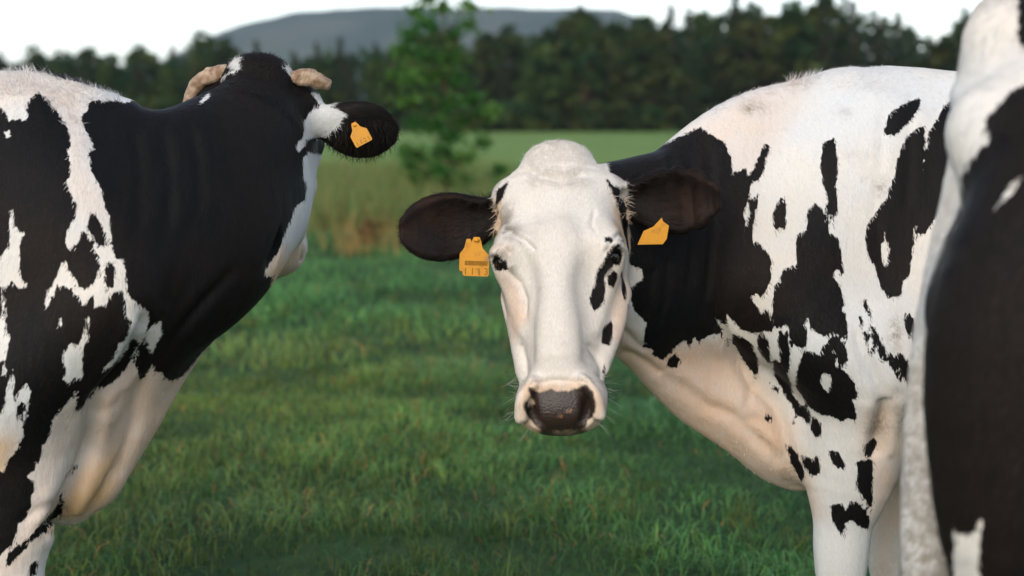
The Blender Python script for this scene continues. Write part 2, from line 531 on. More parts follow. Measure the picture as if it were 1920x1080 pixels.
# ---- cow at the right that looks into the camera (heads left, seen from its left side)
FB = Frame((0.76, 3.80, 0), math.pi - math.radians(7))
HB = Head(FB.pt(1047, 300, 3.46), FB.pt(1053, 772, 3.20), FB.dr((-.13, -1, .45)))
def build_B():
    S = Sdf(); add_torso(S)
    add_foreleg(S, 1, dx=-.01, knee_dx=.0, thick=1.32, ks=.05); add_foreleg(S, -1, dx=-.08, knee_dx=-.06, thick=1.1)
    add_hindleg(S, 1); add_hindleg(S, -1, dx=.12)
    P = FB.pt
    Z = (0, 0, 1)
    S.sweep([(*P(1560, 430, 3.78), .19, .345, .30, .40), (*P(1430, 430, 3.74), .17, .305, .30, .35), (*P(1290, 460, 3.68), .145, .225, .25, .2), (*P(1200, 465, 3.60), .125, .195, .215, .1),
             (*P(1120, 455, 3.55), .11, .165, .185, 0), (*P(1065, 430, 3.50), .09, .12, .14, 0)], Z, k=.05, n=44, p=2.2)
    # dewlap and brisket: a keel on the midline
    S.sweep([(*P(1185, 600, 3.58), .05, .08, .075), (*P(1270, 680, 3.64), .05, .10, .085), (*P(1340, 730, 3.68), .06, .12, .09), (*P(1420, 770, 3.71), .085, .14, .105),
             (*P(1490, 810, 3.73), .11, .15, .115), (*P(1560, 820, 3.75), .12, .15, .09), (*P(1650, 820, 3.75), .12, .15, .05)], Z, k=.05, n=22)
    S.sweep([(*P(1235, 690, 3.61), .018, .03), (*P(1290, 755, 3.65), .018, .035), (*P(1380, 815, 3.69), .022, .035), (*P(1450, 870, 3.72), .03, .035), (*P(1495, 890, 3.73), .035, .035)], Z, k=.03, n=14)
    ears = [dict(s=-1, root=(.105, -.105, -.01), tip=(.146, -.340, .0), face=(.50, -.15, 1), drop=-.010, width=1.16), dict(s=1, root=(.095, .105, -.01), tip=(.115, .336, .01), face=(.55, .15, 1), drop=-.004, width=1.14)]
    add_head(S, HB, ears, cheek=(1.0, 1.22))
    return S

# ---- cow at the left (heads right, head turned away)
FA = Frame((-0.935, 3.42, 0), math.radians(4))
HA = Head(FA.pt(482, 138, 3.64), FA.pt(504, 475, 4.0), FA.dr((.03, .5, 1)))
def build_A():
    S = Sdf(); add_torso(S, top=-.022)
    add_foreleg(S, -1, dx=-.05, knee_dx=-.03, thick=1.25, ks=.045, sx=-.05); add_foreleg(S, 1, dx=-.14, knee_dx=-.1)
    add_hindleg(S, 1, dx=.1); add_hindleg(S, -1)
    P = FA.pt; Z = (0, 0, 1)
    S.sweep([(*P(110, 430, 3.40), .19, .29, .30, .35), (*P(240, 430, 3.42), .17, .255, .28, .28), (*P(340, 400, 3.46), .15, .215, .245, .2), (*P(420, 350, 3.54), .135, .195, .215, .1),
             (*P(480, 310, 3.64), .115, .19, .20, 0), (*P(492, 270, 3.74), .09, .15, .17, 0)], Z, k=.05, n=44, p=2.2)
    S.sweep([(*P(440, 460, 3.60), .05, .08, .06), (*P(365, 545, 3.52), .055, .10, .08), (*P(280, 640, 3.46), .07, .12, .09), (*P(215, 750, 3.42), .085, .14, .10), (*P(150, 840, 3.40), .095, .14, .10),
             (*P(120, 880, 3.38), .105, .14, .10), (*P(20, 860, 3.38), .11, .15, .06)], Z, k=.05, n=22)
    S.sweep([(*P(415, 548, 3.56), .02, .03), (*P(340, 665, 3.47), .022, .03), (*P(262, 785, 3.43), .024, .033), (*P(195, 888, 3.40), .028, .036), (*P(130, 948, 3.38), .032, .036)], Z, k=.03, n=14)
    ears = [dict(s=-1, root=(.105, -.105, -.015), tip=(.14, -.31, -.02), face=(.25, -.1, 1), width=1.15), dict(s=1, root=(.13, .10, -.005), tip=(.30, .20, .10), face=(.25, .1, 1), width=1.1)]
    add_head(S, HA, ears)
    return S

# ---- cow close by at the right edge, seen from behind its flank
FC = Frame((2.00, 1.95, 0), math.radians(-14))
TAIL = [(1868, 30, 2.31, .030), (1835, 120, 2.34, .028), (1808, 310, 2.35, .024), (1770, 470, 2.35, .022), (1742, 610, 2.34, .021), (1731, 740, 2.33, .024), (1733, 860, 2.32, .031), (1738, 980, 2.31, .037), (1742, 1110, 2.30, .036), (1745, 1200, 2.29, .022)]
def build_C():
    S = Sdf(); add_torso(S, rump=.055)
    add_foreleg(S, 1); add_foreleg(S, -1, dx=-.1)
    add_hindleg(S, 1, dx=.08); add_hindleg(S, -1)
    S.sweep([(-1.36, 0, 1.43, .045), *[(*FC.pt(x, y, Y), r) for x, y, Y, r in TAIL]], (1, 0, 0), k=.014, n=30)
    return S

# coat markings, traced in millimetres on each animal's own flank plane (x forward, z up) or face plane (s left, t down the face)
MK = {
 'B_black': [[(596,1213),(579,1223),(559,1235),(546,1244),(529,1248),(513,1251),(496,1255),(479,1259),(463,1263),(446,1267),(429,1271),(415,1278),(398,1286),(381,1294),(364,1302),(338,1315),(319,1300),(306,1294),(289,1282),(275,1257),(272,1236),(271,1210),(264,1228),(256,1222),(241,1230),(237,1212),(231,1195),(234,1179),(237,1163),(243,1148),(249,1134),(240,1120),(243,1105),(245,1089),(238,1106),(235,1122),(232,1138),(233,1159),(218,1177),(218,1154),(223,1130),(226,1106),(226,1089),(226,1073),(215,1081),(207,1065),(193,1054),(187,1034),(188,1015),(188,997),(197,980),(206,962),(216,972),(229,967),(226,955),(216,941),(208,926),(207,943),(196,935),(187,914),(183,892),(191,889),(203,897),(209,888),(225,887),(248,894),(264,912),(277,925),(279,903),(304,919),(289,890),(281,870),(274,850),(289,876),(299,882),(311,882),(311,883),(336,866),(344,879),(355,855),(366,874),(382,860),(396,842),(410,828),(429,841),(432,857),(448,860),(445,885),(441,915),(457,933),(465,944),(473,967),(484,993),(520,966),(536,972),(552,978),(568,983),(584,988),(600,993),(600,1010),(600,1027),(601,1043),(601,1060),(601,1077),(601,1094),(600,1111),(600,1128),(600,1145),(599,1162),(599,1179),(597,1196)],[(396,833),(383,841),(376,825),(383,811),(397,810),(400,821)],[(104,1159),(114,1135),(113,1118),(112,1101),(124,1098),(134,1094),(136,1072),(138,1050),(130,1026),(136,1013),(140,1026),(160,1022),(168,1009),(166,991),(180,989),(182,973),(184,956),(182,934),(181,911),(184,907),(173,899),(153,913),(150,884),(134,862),(120,861),(112,875),(115,898),(121,908),(111,926),(105,910),(89,890),(74,886),(60,898),(46,886),(34,878),(30,890),(32,906),(34,922),(40,937),(37,959),(40,960),(44,984),(62,1005),(70,1009),(58,1015),(50,1021),(40,1011),(41,1030),(43,1050),(47,1074),(59,1095),(69,1091),(74,1115),(79,1131),(84,1147),(94,1155)],[(60,1292),(79,1282),(83,1261),(86,1237),(83,1218),(81,1200),(72,1180),(72,1156),(70,1131),(64,1109),(60,1131),(53,1131),(53,1147),(52,1164),(57,1192),(53,1217),(51,1241),(53,1257),(55,1274)],[(163,1171),(175,1159),(184,1134),(183,1112),(175,1100),(169,1108),(161,1096),(159,1122),(159,1139),(159,1155)],[(202,1282),(210,1261),(216,1246),(223,1232),(231,1208),(227,1199),(212,1210),(204,1224),(200,1248),(194,1267),(195,1277)],[(-126,1376),(-109,1371),(-93,1365),(-75,1354),(-58,1344),(-52,1323),(-46,1302),(-64,1295),(-85,1315),(-107,1333),(-122,1357)],[(-133,1319),(-111,1309),(-94,1294),(-88,1280),(-81,1265),(-72,1245),(-71,1229),(-70,1212),(-64,1204),(-56,1184),(-49,1164),(-34,1147),(-18,1123),(-10,1111),(-7,1082),(-9,1066),(-11,1050),(-16,1035),(-23,1050),(-23,1076),(-24,1059),(-25,1041),(-31,1013),(-40,985),(-54,961),(-62,965),(-64,973),(-70,963),(-81,970),(-82,986),(-83,1002),(-95,1002),(-97,1022),(-99,1042),(-101,1058),(-104,1075),(-104,1091),(-104,1107),(-114,1119),(-116,1103),(-118,1087),(-136,1107),(-152,1131),(-160,1148),(-167,1164),(-181,1176),(-196,1188),(-210,1200),(-211,1217),(-212,1234),(-214,1251),(-215,1267),(-217,1284),(-218,1301),(-220,1318),(-222,1336),(-213,1348),(-204,1361),(-196,1373),(-178,1361),(-168,1344),(-158,1327),(-141,1304),(-138,1278),(-134,1259),(-130,1241),(-126,1222),(-127,1253),(-130,1269),(-132,1286),(-131,1302)],[(3,966),(-5,944),(-12,929),(-19,915),(-17,932),(-10,956)],[(7,931),(3,910),(-2,892),(-7,874),(-13,856),(-19,838),(-21,846),(-16,864),(-11,882),(-6,900),(-1,917)],[(-17,908),(-19,890),(-29,862),(-39,838),(-43,846),(-49,834),(-47,854),(-37,878),(-27,900)],[(-53,856),(-53,834),(-68,809),(-83,788),(-78,813),(-72,827),(-66,842)],[(-74,854),(-72,842),(-78,825),(-85,809),(-96,783),(-102,795),(-99,821),(-84,846)],[(-91,936),(-84,922),(-88,906),(-99,882),(-108,878),(-107,900),(-107,923)],[(264,881),(266,864),(251,838),(242,821),(233,804),(222,791),(212,778),(210,800),(215,830),(222,847),(229,864),(247,874)],[(211,886),(212,856),(201,833),(186,815),(187,845),(192,872),(203,882)],[(171,893),(172,874),(166,848),(163,821),(150,799),(146,828),(147,845),(148,863),(156,883),(165,895)],[(175,831),(180,817),(174,788),(161,761),(152,745),(144,728),(137,731),(131,704),(111,694),(102,683),(98,706),(107,722),(123,726),(134,743),(141,766),(150,799),(164,820)],[(118,850),(125,839),(127,816),(133,792),(129,761),(117,749),(104,727),(80,714),(66,712),(48,708),(36,702),(25,712),(15,711),(6,700),(10,731),(19,753),(9,758),(14,788),(29,809),(49,821),(55,825),(56,850),(70,876),(80,866),(84,841),(94,849),(106,855)],[(66,884),(68,872),(54,850),(47,833),(37,827),(30,842),(34,862),(46,882),(58,888)],[(95,702),(98,683),(94,669),(84,658),(77,671),(79,692),(87,701)],[(133,696),(136,682),(128,680)],[(192,703),(195,694),(181,680),(178,690)],[(184,767),(177,752),(169,744),(171,757)],[(147,639),(142,612),(135,596),(128,580),(113,552),(108,564),(112,589),(119,603),(125,618)],[(111,616),(109,590),(94,575),(79,579),(78,606),(83,618),(95,608)],[(58,637),(57,622),(45,602),(25,595),(29,612),(42,632)],[(1,615),(0,591),(1,572),(2,552),(-9,545),(-23,520),(-35,503),(-34,523),(-33,542),(-32,561),(-32,580),(-31,599),(-31,618),(-15,620)],[(-10,652),(-13,631),(-27,626),(-39,652),(-34,663)],[(51,518),(52,487),(38,465),(24,439),(23,458),(22,478),(15,484),(5,484),(-7,471),(-28,459),(-29,488),(-16,507),(-4,524),(15,527),(20,502),(34,520)]],
 'B_hole': [[(-47,1101),(-37,1074),(-39,1058),(-41,1042),(-51,1013),(-52,1030),(-53,1046),(-61,1074),(-57,1074),(-49,1082)],[(83,807),(84,789),(75,773),(67,763),(60,786),(60,803),(69,811),(77,808)]],
 'B_pink': [[(498,922),(457,848),(407,852),(358,855),(291,851),(233,788),(206,749),(179,712),(152,674),(132,616),(112,555),(92,499),(139,523),(185,543),(231,562),(274,591),(316,620),(359,649),(402,678),(440,716),(478,755),(516,793),(506,860)],[(347,1302),(294,1341),(240,1382),(183,1405),(131,1424),(126,1381),(153,1343),(180,1306),(206,1268),(245,1207),(273,1246),(310,1274)],[(-19,717),(-62,741),(-77,685),(-92,629),(-34,622),(-27,669)],[(-34,622),(-144,545),(-145,494),(-147,442),(-149,390),(-151,335),(-114,375),(-115,328),(-91,232),(-87,286),(-84,339),(-80,391),(-42,525),(-38,574)]],
 'BH_black': [[(119,244),(104,257),(90,274),(80,283),(75,305),(69,320),(64,336),(69,359),(74,361),(89,338),(93,317),(92,293),(108,279),(128,260),(135,207),(131,239)],[(113,284),(100,296),(101,308),(111,310),(117,297),(118,287)],[(102,371),(88,391),(83,416),(94,421),(102,401),(104,379)],[(101,74),(114,90),(127,93),(138,110),(137,135),(140,198),(131,164),(126,136),(121,126),(116,112),(105,89)],[(99,226),(100,236),(111,235),(109,225)],[(129,280),(133,296),(130,321),(126,303)],[(137,327),(148,338),(139,359)],[(82,478),(86,458),(83,494)],[(-100,72),(-123,83),(-135,141),(-162,99),(-165,115),(-146,117),(-137,110),(-124,113),(-114,106),(-107,91)],[(-126,246),(-111,253),(-100,262),(-103,272),(-118,263)]],
 'B_nose': [[(-57,531),(-38,538),(-26,536),(-14,534),(-3,539),(9,538),(20,541),(32,535),(57,532),(67,546),(72,567),(69,580),(52,585),(47,598),(38,603),(19,604),(0,605),(-19,605),(-38,605),(-45,597),(-59,581),(-68,573),(-70,565),(-60,554),(-49,554),(-54,546),(-59,540)]],
 'BH_pink': [[(-37,522),(-2,521),(32,521),(49,537),(75,546),(88,554),(81,575),(48,597),(17,603),(-16,604),(-51,596),(-81,586),(-66,551),(-60,533)],[(-130,262),(-88,296),(-77,332),(-65,372),(-93,395),(-106,348),(-119,299)],[(123,249),(150,272),(147,304),(144,335),(128,366),(114,407),(110,375),(106,342),(112,310),(118,282)],[(-132,224),(-95,232),(-96,247),(-133,240)]],
 'A_white': [[(-112,1426),(-97,1425),(-81,1425),(-66,1424),(-70,1426),(-53,1425),(-38,1425),(-23,1424),(-5,1424),(17,1418),(38,1413),(55,1408),(72,1404),(88,1399),(104,1394),(120,1389),(136,1385),(150,1380),(184,1373),(171,1365),(155,1368),(139,1370),(137,1367),(126,1371),(108,1370),(103,1361),(104,1347),(94,1341),(98,1327),(107,1310),(115,1297),(123,1284),(128,1273),(119,1283),(120,1263),(126,1235),(136,1219),(148,1197),(151,1183),(154,1169),(159,1156),(164,1143),(167,1126),(166,1105),(173,1083),(184,1066),(191,1071),(194,1054),(197,1037),(198,1013),(204,1001),(218,986),(227,976),(231,964),(230,946),(224,932),(218,917),(206,906),(204,915),(194,915),(181,892),(165,871),(154,865),(169,881),(181,901),(186,916),(197,920),(203,930),(209,950),(208,962),(200,968),(200,993),(194,1013),(186,1018),(180,1018),(171,1006),(166,990),(158,993),(146,986),(146,1001),(140,1012),(132,1004),(124,990),(117,1007),(107,1011),(104,1023),(90,1028),(76,1027),(66,1006),(57,987),(53,996),(60,1017),(74,1033),(80,1052),(85,1067),(92,1070),(95,1052),(106,1039),(115,1023),(126,1016),(142,1025),(147,1038),(155,1057),(153,1073),(144,1089),(136,1105),(130,1116),(127,1127),(116,1131),(113,1118),(110,1104),(94,1091),(91,1109),(95,1128),(103,1144),(110,1148),(107,1173),(99,1192),(87,1214),(94,1219),(94,1241),(88,1268),(89,1290),(84,1304),(79,1318),(69,1331),(59,1344),(40,1366),(27,1379),(12,1383),(4,1372),(-1,1360),(2,1345),(4,1329),(-15,1334),(-26,1328),(-36,1346),(-48,1359),(-68,1372),(-89,1370),(-111,1369),(-118,1388),(-126,1408)],[(-15,1168),(-11,1158),(-6,1136),(1,1122),(11,1122),(4,1103),(4,1076),(3,1049),(9,1038),(18,1025),(7,1021),(-1,1030),(-11,1035),(-21,1025),(-22,1005),(-21,984),(-22,963),(-18,937),(-10,935),(-15,910),(-21,892),(-36,889),(-52,886),(-52,900),(-53,915),(-54,929),(-55,944),(-42,951),(-30,957),(-26,971),(-26,988),(-26,1005),(-24,1022),(-32,1027),(-56,1027),(-56,1048),(-57,1068),(-32,1073),(-23,1087),(-14,1093),(-11,1117),(-13,1134),(-14,1151)],[(134,968),(127,963),(129,944),(119,919),(114,915),(99,920),(91,903),(88,887),(91,869),(89,865),(85,852),(91,845),(103,858),(109,851),(115,860),(114,882),(115,888),(121,913),(131,932),(133,951)],[(79,966),(82,968),(84,954),(81,953)],[(-35,1307),(-26,1309),(-24,1299),(-31,1298)],[(-5,873),(-2,854),(-5,836),(-9,817),(-3,809),(5,824),(12,839),(19,846),(25,829),(20,808),(14,785),(6,773),(6,755),(-1,738),(-8,722),(-22,705),(-32,695),(-35,677),(-40,677),(-63,688),(-61,705),(-58,722),(-56,738),(-54,754),(-53,770),(-52,786),(-27,790),(-18,806),(-18,823),(-10,843),(-7,858)],[(-24,874),(-19,880),(-15,873),(-23,863)],[(229,966),(229,945),(223,931),(216,917),(208,901),(199,885),(191,870),(182,854),(172,843),(163,832),(153,825),(141,817),(129,808),(131,824),(123,814),(107,789),(96,774),(91,785),(97,804),(102,823),(91,807),(76,792),(66,781),(56,770),(54,749),(45,734),(36,719),(31,696),(20,674),(5,660),(19,655),(18,635),(9,617),(10,605),(4,592),(-3,579),(-15,568),(-18,549),(-30,526),(-42,516),(-53,505),(-78,490),(-79,474),(-80,458),(-81,443),(-82,428),(-83,413),(-83,398),(-67,400),(-51,400),(-36,400),(-22,399),(-9,396),(4,393),(13,385),(15,365),(30,365),(45,369),(60,372),(75,375),(89,378),(104,381),(119,384),(133,387),(148,390),(163,393),(178,396),(192,399),(207,402),(222,405),(237,408),(251,411),(266,414),(281,417),(295,420),(310,423),(325,426),(340,429),(341,445),(342,461),(343,477),(344,493),(345,509),(347,525),(348,541),(349,557),(350,573),(351,589),(353,605),(354,621),(355,637),(355,652),(355,667),(356,683),(356,698),(356,713),(356,728),(357,743),(357,759),(357,774),(357,789),(358,804),(358,819),(358,834),(358,850),(359,865),(359,880),(342,877),(325,874),(293,844),(280,823),(268,811),(248,807),(239,819),(237,834),(225,834),(225,852),(216,838),(206,824),(194,814),(197,846),(190,861),(199,880),(207,899),(215,918),(221,935),(225,951)],[(250,946),(239,937),(228,930),(222,915),(226,882),(238,904),(247,920)],[(375,1457),(364,1461),(350,1442),(366,1431),(348,1426),(338,1413),(294,1398),(319,1408),(346,1425),(362,1434),(373,1439),(370,1447)],[(469,1443),(501,1435),(519,1435),(537,1426),(523,1417),(480,1423),(475,1434)],[(322,1383),(309,1365),(318,1368),(323,1375)],[(525,1387),(543,1362),(542,1355),(526,1350),(518,1342),(511,1327),(510,1299),(502,1285),(496,1272),(498,1266),(510,1277),(511,1289),(532,1293),(551,1295),(557,1305),(574,1314),(586,1332),(593,1342),(575,1351),(559,1355),(564,1364),(534,1386)],[(517,1260),(508,1246),(509,1228),(510,1210),(515,1194),(513,1163),(495,1150),(488,1125),(480,1106),(471,1087),(462,1063),(454,1050),(445,1038),(437,1026),(438,1015),(453,1016),(442,981),(459,982),(514,1042),(521,1055),(528,1068),(536,1081),(539,1095),(542,1109),(546,1124),(549,1138),(552,1152),(556,1167),(556,1183),(556,1199),(556,1214),(556,1230),(557,1246),(535,1251)]],
 'A_isle': [[(137,1163),(132,1157),(126,1141),(129,1124),(137,1108),(148,1094),(163,1098),(163,1113),(156,1135),(145,1154)],[(168,1074),(160,1065),(160,1038),(163,1022),(168,1015),(180,1024),(182,1043),(179,1061)],[(-1,807),(-4,790),(-2,774),(8,777),(15,796),(17,812),(7,815)],[(57,624),(51,616),(39,598),(34,586),(29,573),(12,557),(2,547),(-9,536),(-21,527),(-34,518),(-46,503),(-45,486),(-37,484),(-18,505),(-6,517),(4,530),(24,542),(37,552),(42,566),(46,579),(48,590),(55,608)],[(-9,459),(-5,474),(-2,490),(13,494),(10,474),(8,454)],[(74,661),(63,653),(58,633),(63,631),(73,645)],[(41,567),(37,548),(25,535),(29,531),(37,546),(22,534)]],
 'A_pink': [[(132,813),(179,849),(231,831),(266,834),(331,873),(317,816),(303,759),(277,727),(252,694),(226,660),(190,618),(153,576),(84,545),(34,554),(53,599),(90,666),(117,749)],[(50,767),(87,792),(124,816),(107,728),(83,685),(64,648),(51,603),(41,561),(23,532),(2,499),(-20,464),(-64,466),(-38,512),(-14,557),(2,604),(18,651),(32,708)],[(-23,1410),(34,1406),(86,1402),(103,1352),(109,1296),(114,1241),(149,1169),(118,1170),(102,1219),(85,1268),(59,1344),(14,1383),(-23,1374),(-64,1366),(-82,1413)],[(-51,745),(-14,743),(-36,671),(-61,672)]],
 'A_gold': [[(31,547),(63,600),(86,642),(133,664),(141,600),(123,576),(73,545),(33,546)],[(-52,737),(-23,727),(-39,679),(-60,680)],[(438,1015),(467,1067),(471,1021),(441,974)]],
 'C_white': [[(-1522,1517),(-1507,1517),(-1492,1517),(-1477,1517),(-1462,1517),(-1447,1517),(-1432,1517),(-1418,1517),(-1403,1517),(-1388,1517),(-1386,1502),(-1385,1487),(-1373,1490),(-1373,1471),(-1374,1453),(-1376,1436),(-1367,1421),(-1345,1420),(-1324,1419),(-1325,1392),(-1342,1385),(-1360,1377),(-1378,1370),(-1400,1350),(-1416,1330),(-1409,1307),(-1418,1294),(-1436,1274),(-1442,1256),(-1458,1250),(-1474,1262),(-1489,1262),(-1505,1262),(-1506,1278),(-1507,1294),(-1508,1310),(-1509,1326),(-1510,1342),(-1511,1358),(-1512,1374),(-1513,1390),(-1515,1406),(-1516,1422),(-1517,1438),(-1518,1454),(-1519,1470),(-1520,1485),(-1521,1501)],[(-1372,1262),(-1386,1240),(-1398,1228),(-1393,1243)],[(-1440,841),(-1437,817),(-1441,797),(-1438,777),(-1434,757),(-1406,768),(-1409,789),(-1412,810),(-1410,835),(-1408,859),(-1412,848),(-1421,832),(-1433,833)],[(-1481,1274),(-1464,1273),(-1445,1268),(-1442,1245),(-1440,1221),(-1456,1189),(-1459,1171),(-1462,1157),(-1469,1139),(-1475,1119),(-1486,1096),(-1495,1113),(-1507,1095),(-1507,1111),(-1508,1127),(-1508,1143),(-1508,1158),(-1509,1174),(-1509,1190),(-1509,1205),(-1510,1221),(-1510,1237),(-1510,1252),(-1496,1263)]],
 'B_dirt': [(235,1353,15,13,1),(218,1358,33,15,0.5),(-38,1188,11,18,0.8),(-69,892,15,33,0.8),(126,1405,28,13,0.3),(33,1347,11,9,0.4),(-47,1192,11,15,0.5),(-37,693,24,38,0.8),(-86,715,16,44,0.5),(138,563,18,24,0.8),(19,1258,33,13,0.2),(78,733,22,13,0.25)],
 'BH_dirt': [(-100,195,29,18,1.0),(-101,160,15,31,0.7),(37,99,33,15,0.12),(-91,270,11,15,0.5),(-46,79,11,7,0.2)],
 'A_crease': [(20,11,[(225,980),(231,961),(227,941),(207,905),(187,869),(167,844),(146,821),(128,800),(114,754),(98,698),(83,655),(61,609),(50,583),(31,547),(38,547)]),(7,10,[(194,844),(191,803),(186,773),(182,744),(174,718),(165,692),(153,664),(141,636),(129,616),(116,593),(100,571),(80,545)]),(4,9,[(118,758),(146,778),(174,813)]),(4,10,[(79,539),(107,576),(131,615),(135,646)]),(5,8,[(-13,576),(8,588),(27,598),(50,603)]),(12,10,[(502,1267),(504,1236),(506,1205),(498,1175),(490,1145),(476,1112),(463,1078),(450,1049),(437,1020)]),(4,9,[(190,1325),(196,1299),(201,1274),(206,1248),(210,1223),(211,1193),(212,1163),(213,1134),(214,1105)]),(4,9,[(236,1341),(245,1313),(251,1286),(257,1259),(263,1232),(264,1204),(264,1177),(264,1149),(265,1121)]),(4,9,[(286,1346),(297,1314),(307,1283),(315,1252),(316,1226),(318,1201),(319,1175),(320,1149)]),(5,9,[(343,1003),(327,983),(310,963),(293,943),(272,911),(249,879)]),(5,9,[(383,1042),(363,1019),(343,996),(323,973),(306,953),(289,932),(272,911)])],
 'B_crease': [(13,12,[(310,934),(285,881),(259,833),(241,798),(224,766),(201,745),(177,725),(158,677),(151,643),(142,612),(132,580)]),(9,12,[(411,794),(369,765),(343,743),(318,721),(289,709),(261,696),(236,673),(211,649),(185,625),(162,598),(138,570)]),(9,10,[(16,902),(5,872),(-7,842),(-32,793),(-47,759)]),(22,14,[(-47,759),(-49,724),(-38,670),(-32,622)]),(5,9,[(501,851),(468,842),(430,810),(411,794)]),(4,9,[(236,694),(202,685),(172,655)]),(4,8,[(222,761),(232,720),(206,672)]),(4,8,[(493,904),(467,873),(440,848)]),(4,8,[(363,1263),(359,1233),(356,1204),(353,1175),(350,1145),(346,1116),(349,1086),(351,1055),(353,1024),(355,994),(358,962)]),(4,8,[(321,1288),(318,1259),(316,1230),(314,1201),(312,1172),(309,1143),(307,1114),(310,1085),(312,1056),(315,1027),(317,997),(320,967),(323,937)]),(4,8,[(399,1053),(400,1024),(402,995),(403,965),(413,931),(423,896)]),(4,8,[(402,1259),(396,1229),(391,1198)]),(4,8,[(431,1032),(433,1005),(435,977),(437,949),(439,920)]),(3,10,[(-52,1381),(-47,1350),(-44,1319),(-40,1288),(-37,1258),(-34,1227),(-31,1197),(-28,1167),(-25,1137),(-29,1107),(-33,1078),(-37,1049),(-41,1020),(-44,990),(-48,961)]),(3,10,[(-111,1393),(-106,1363),(-103,1334),(-101,1306),(-100,1277),(-98,1249),(-96,1221),(-94,1193),(-93,1165),(-91,1137)])],
 'BH_crease': [(5,6,[(-108,269),(-94,283),(-77,299),(-66,333),(-67,376)]),(4,4,[(-127,240),(-110,235),(-89,248)]),(4,4,[(95,259),(110,243),(133,196),(146,230)]),(5,7,[(55,428),(71,444),(81,469),(82,498)]),(4,6,[(-81,411),(-71,454),(-68,506)]),(3,5,[(-59,533),(-48,521),(-7,517),(19,519),(46,524),(66,535)]),(3,4,[(103,271),(86,286),(90,305)]),(6,8,[(-64,49),(-34,75),(10,92),(37,82),(64,69)]),(3,5,[(-131,284),(-124,299),(-111,352)]),(3,5,[(84,218),(73,190),(79,150)]),(3,4,[(-89,208),(-61,222),(-39,250)])],
}

# ------------------------------------------------------------------ coat
_lat = np.random.default_rng(3).random((24, 24, 24))
def vnoise(P, scale):
    p = np.asarray(P) * scale
    i = np.floor(p).astype(int); f = p - i; f = f * f * (3 - 2 * f)
    def g(a, b, c): return _lat[(i[:, 0] + a) % 24, (i[:, 1] + b) % 24, (i[:, 2] + c) % 24]
    x, y, z = f[:, 0], f[:, 1], f[:, 2]
    r = 0
    for a in (0, 1):
        for b in (0, 1):
            for c in (0, 1):
                r = r + g(a, b, c) * (x if a else 1 - x) * (y if b else 1 - y) * (z if c else 1 - z)
    return r

def soft(P, name, wts):
    out = np.zeros(len(P))
    for pl, w in zip(mk(name), wts): out = np.maximum(out, w * sstep(poly_sd(P, [pl]), -.05, .03))
    return out
def mk(name): return [np.array(p, float) / 1000.0 for p in MK[name]]
def sstep(x, a, b):
    t = np.clip((x - a) / (b - a), 0, 1); return t * t * (3 - 2 * t)
def spots(P, name):
    out = np.zeros(len(P))
    for x, y, rx, ry, s in MK[name]:
        out = np.maximum(out, s * np.exp(-(((P[:, 0] - x / 1000) / (rx / 1000)) ** 2 + ((P[:, 1] - y / 1000) / (ry / 1000)) ** 2)))
    return out
def blend(a, b, w): return np.clip(a, -.06, .06) * (1 - w) + np.clip(b, -.06, .06) * w
def crease(V, N, name, P=None):
    P = V[:, [0, 2]] if P is None else P; out = np.zeros(len(V))
    for dp, wd, pl in MK[name]:
        pl = np.array(pl, float) / 1000; w = wd / 1000
        best = np.full(len(P), 9.0); tt = np.zeros(len(P))
        for i in range(len(pl) - 1):
            a, b = pl[i], pl[i + 1]; e = b - a
            t = np.clip(((P - a) @ e) / (e @ e + 1e-12), 0, 1)
            d = np.linalg.norm(P - a - t[:, None] * e, axis=1)
            m = d < best; best[m] = d[m]; tt[m] = (i + t[m]) / (len(pl) - 1)
        end = np.minimum(sstep(tt, 0, .12), 1 - sstep(tt, .88, 1)) * .85 + .15
        out += end * dp / 1000 * (-np.exp(-(best / w) ** 2) + .28 * np.exp(-((best - 2.2 * w) / (1.3 * w)) ** 2))
    return out
def wild(V, lvl):            # markings where the photograph shows nothing: large soft-edged blotches
    n = vnoise(V + 3.1, 2.6) * .7 + vnoise(V + 9.7, 6.0) * .3
    return (n - lvl) * .25

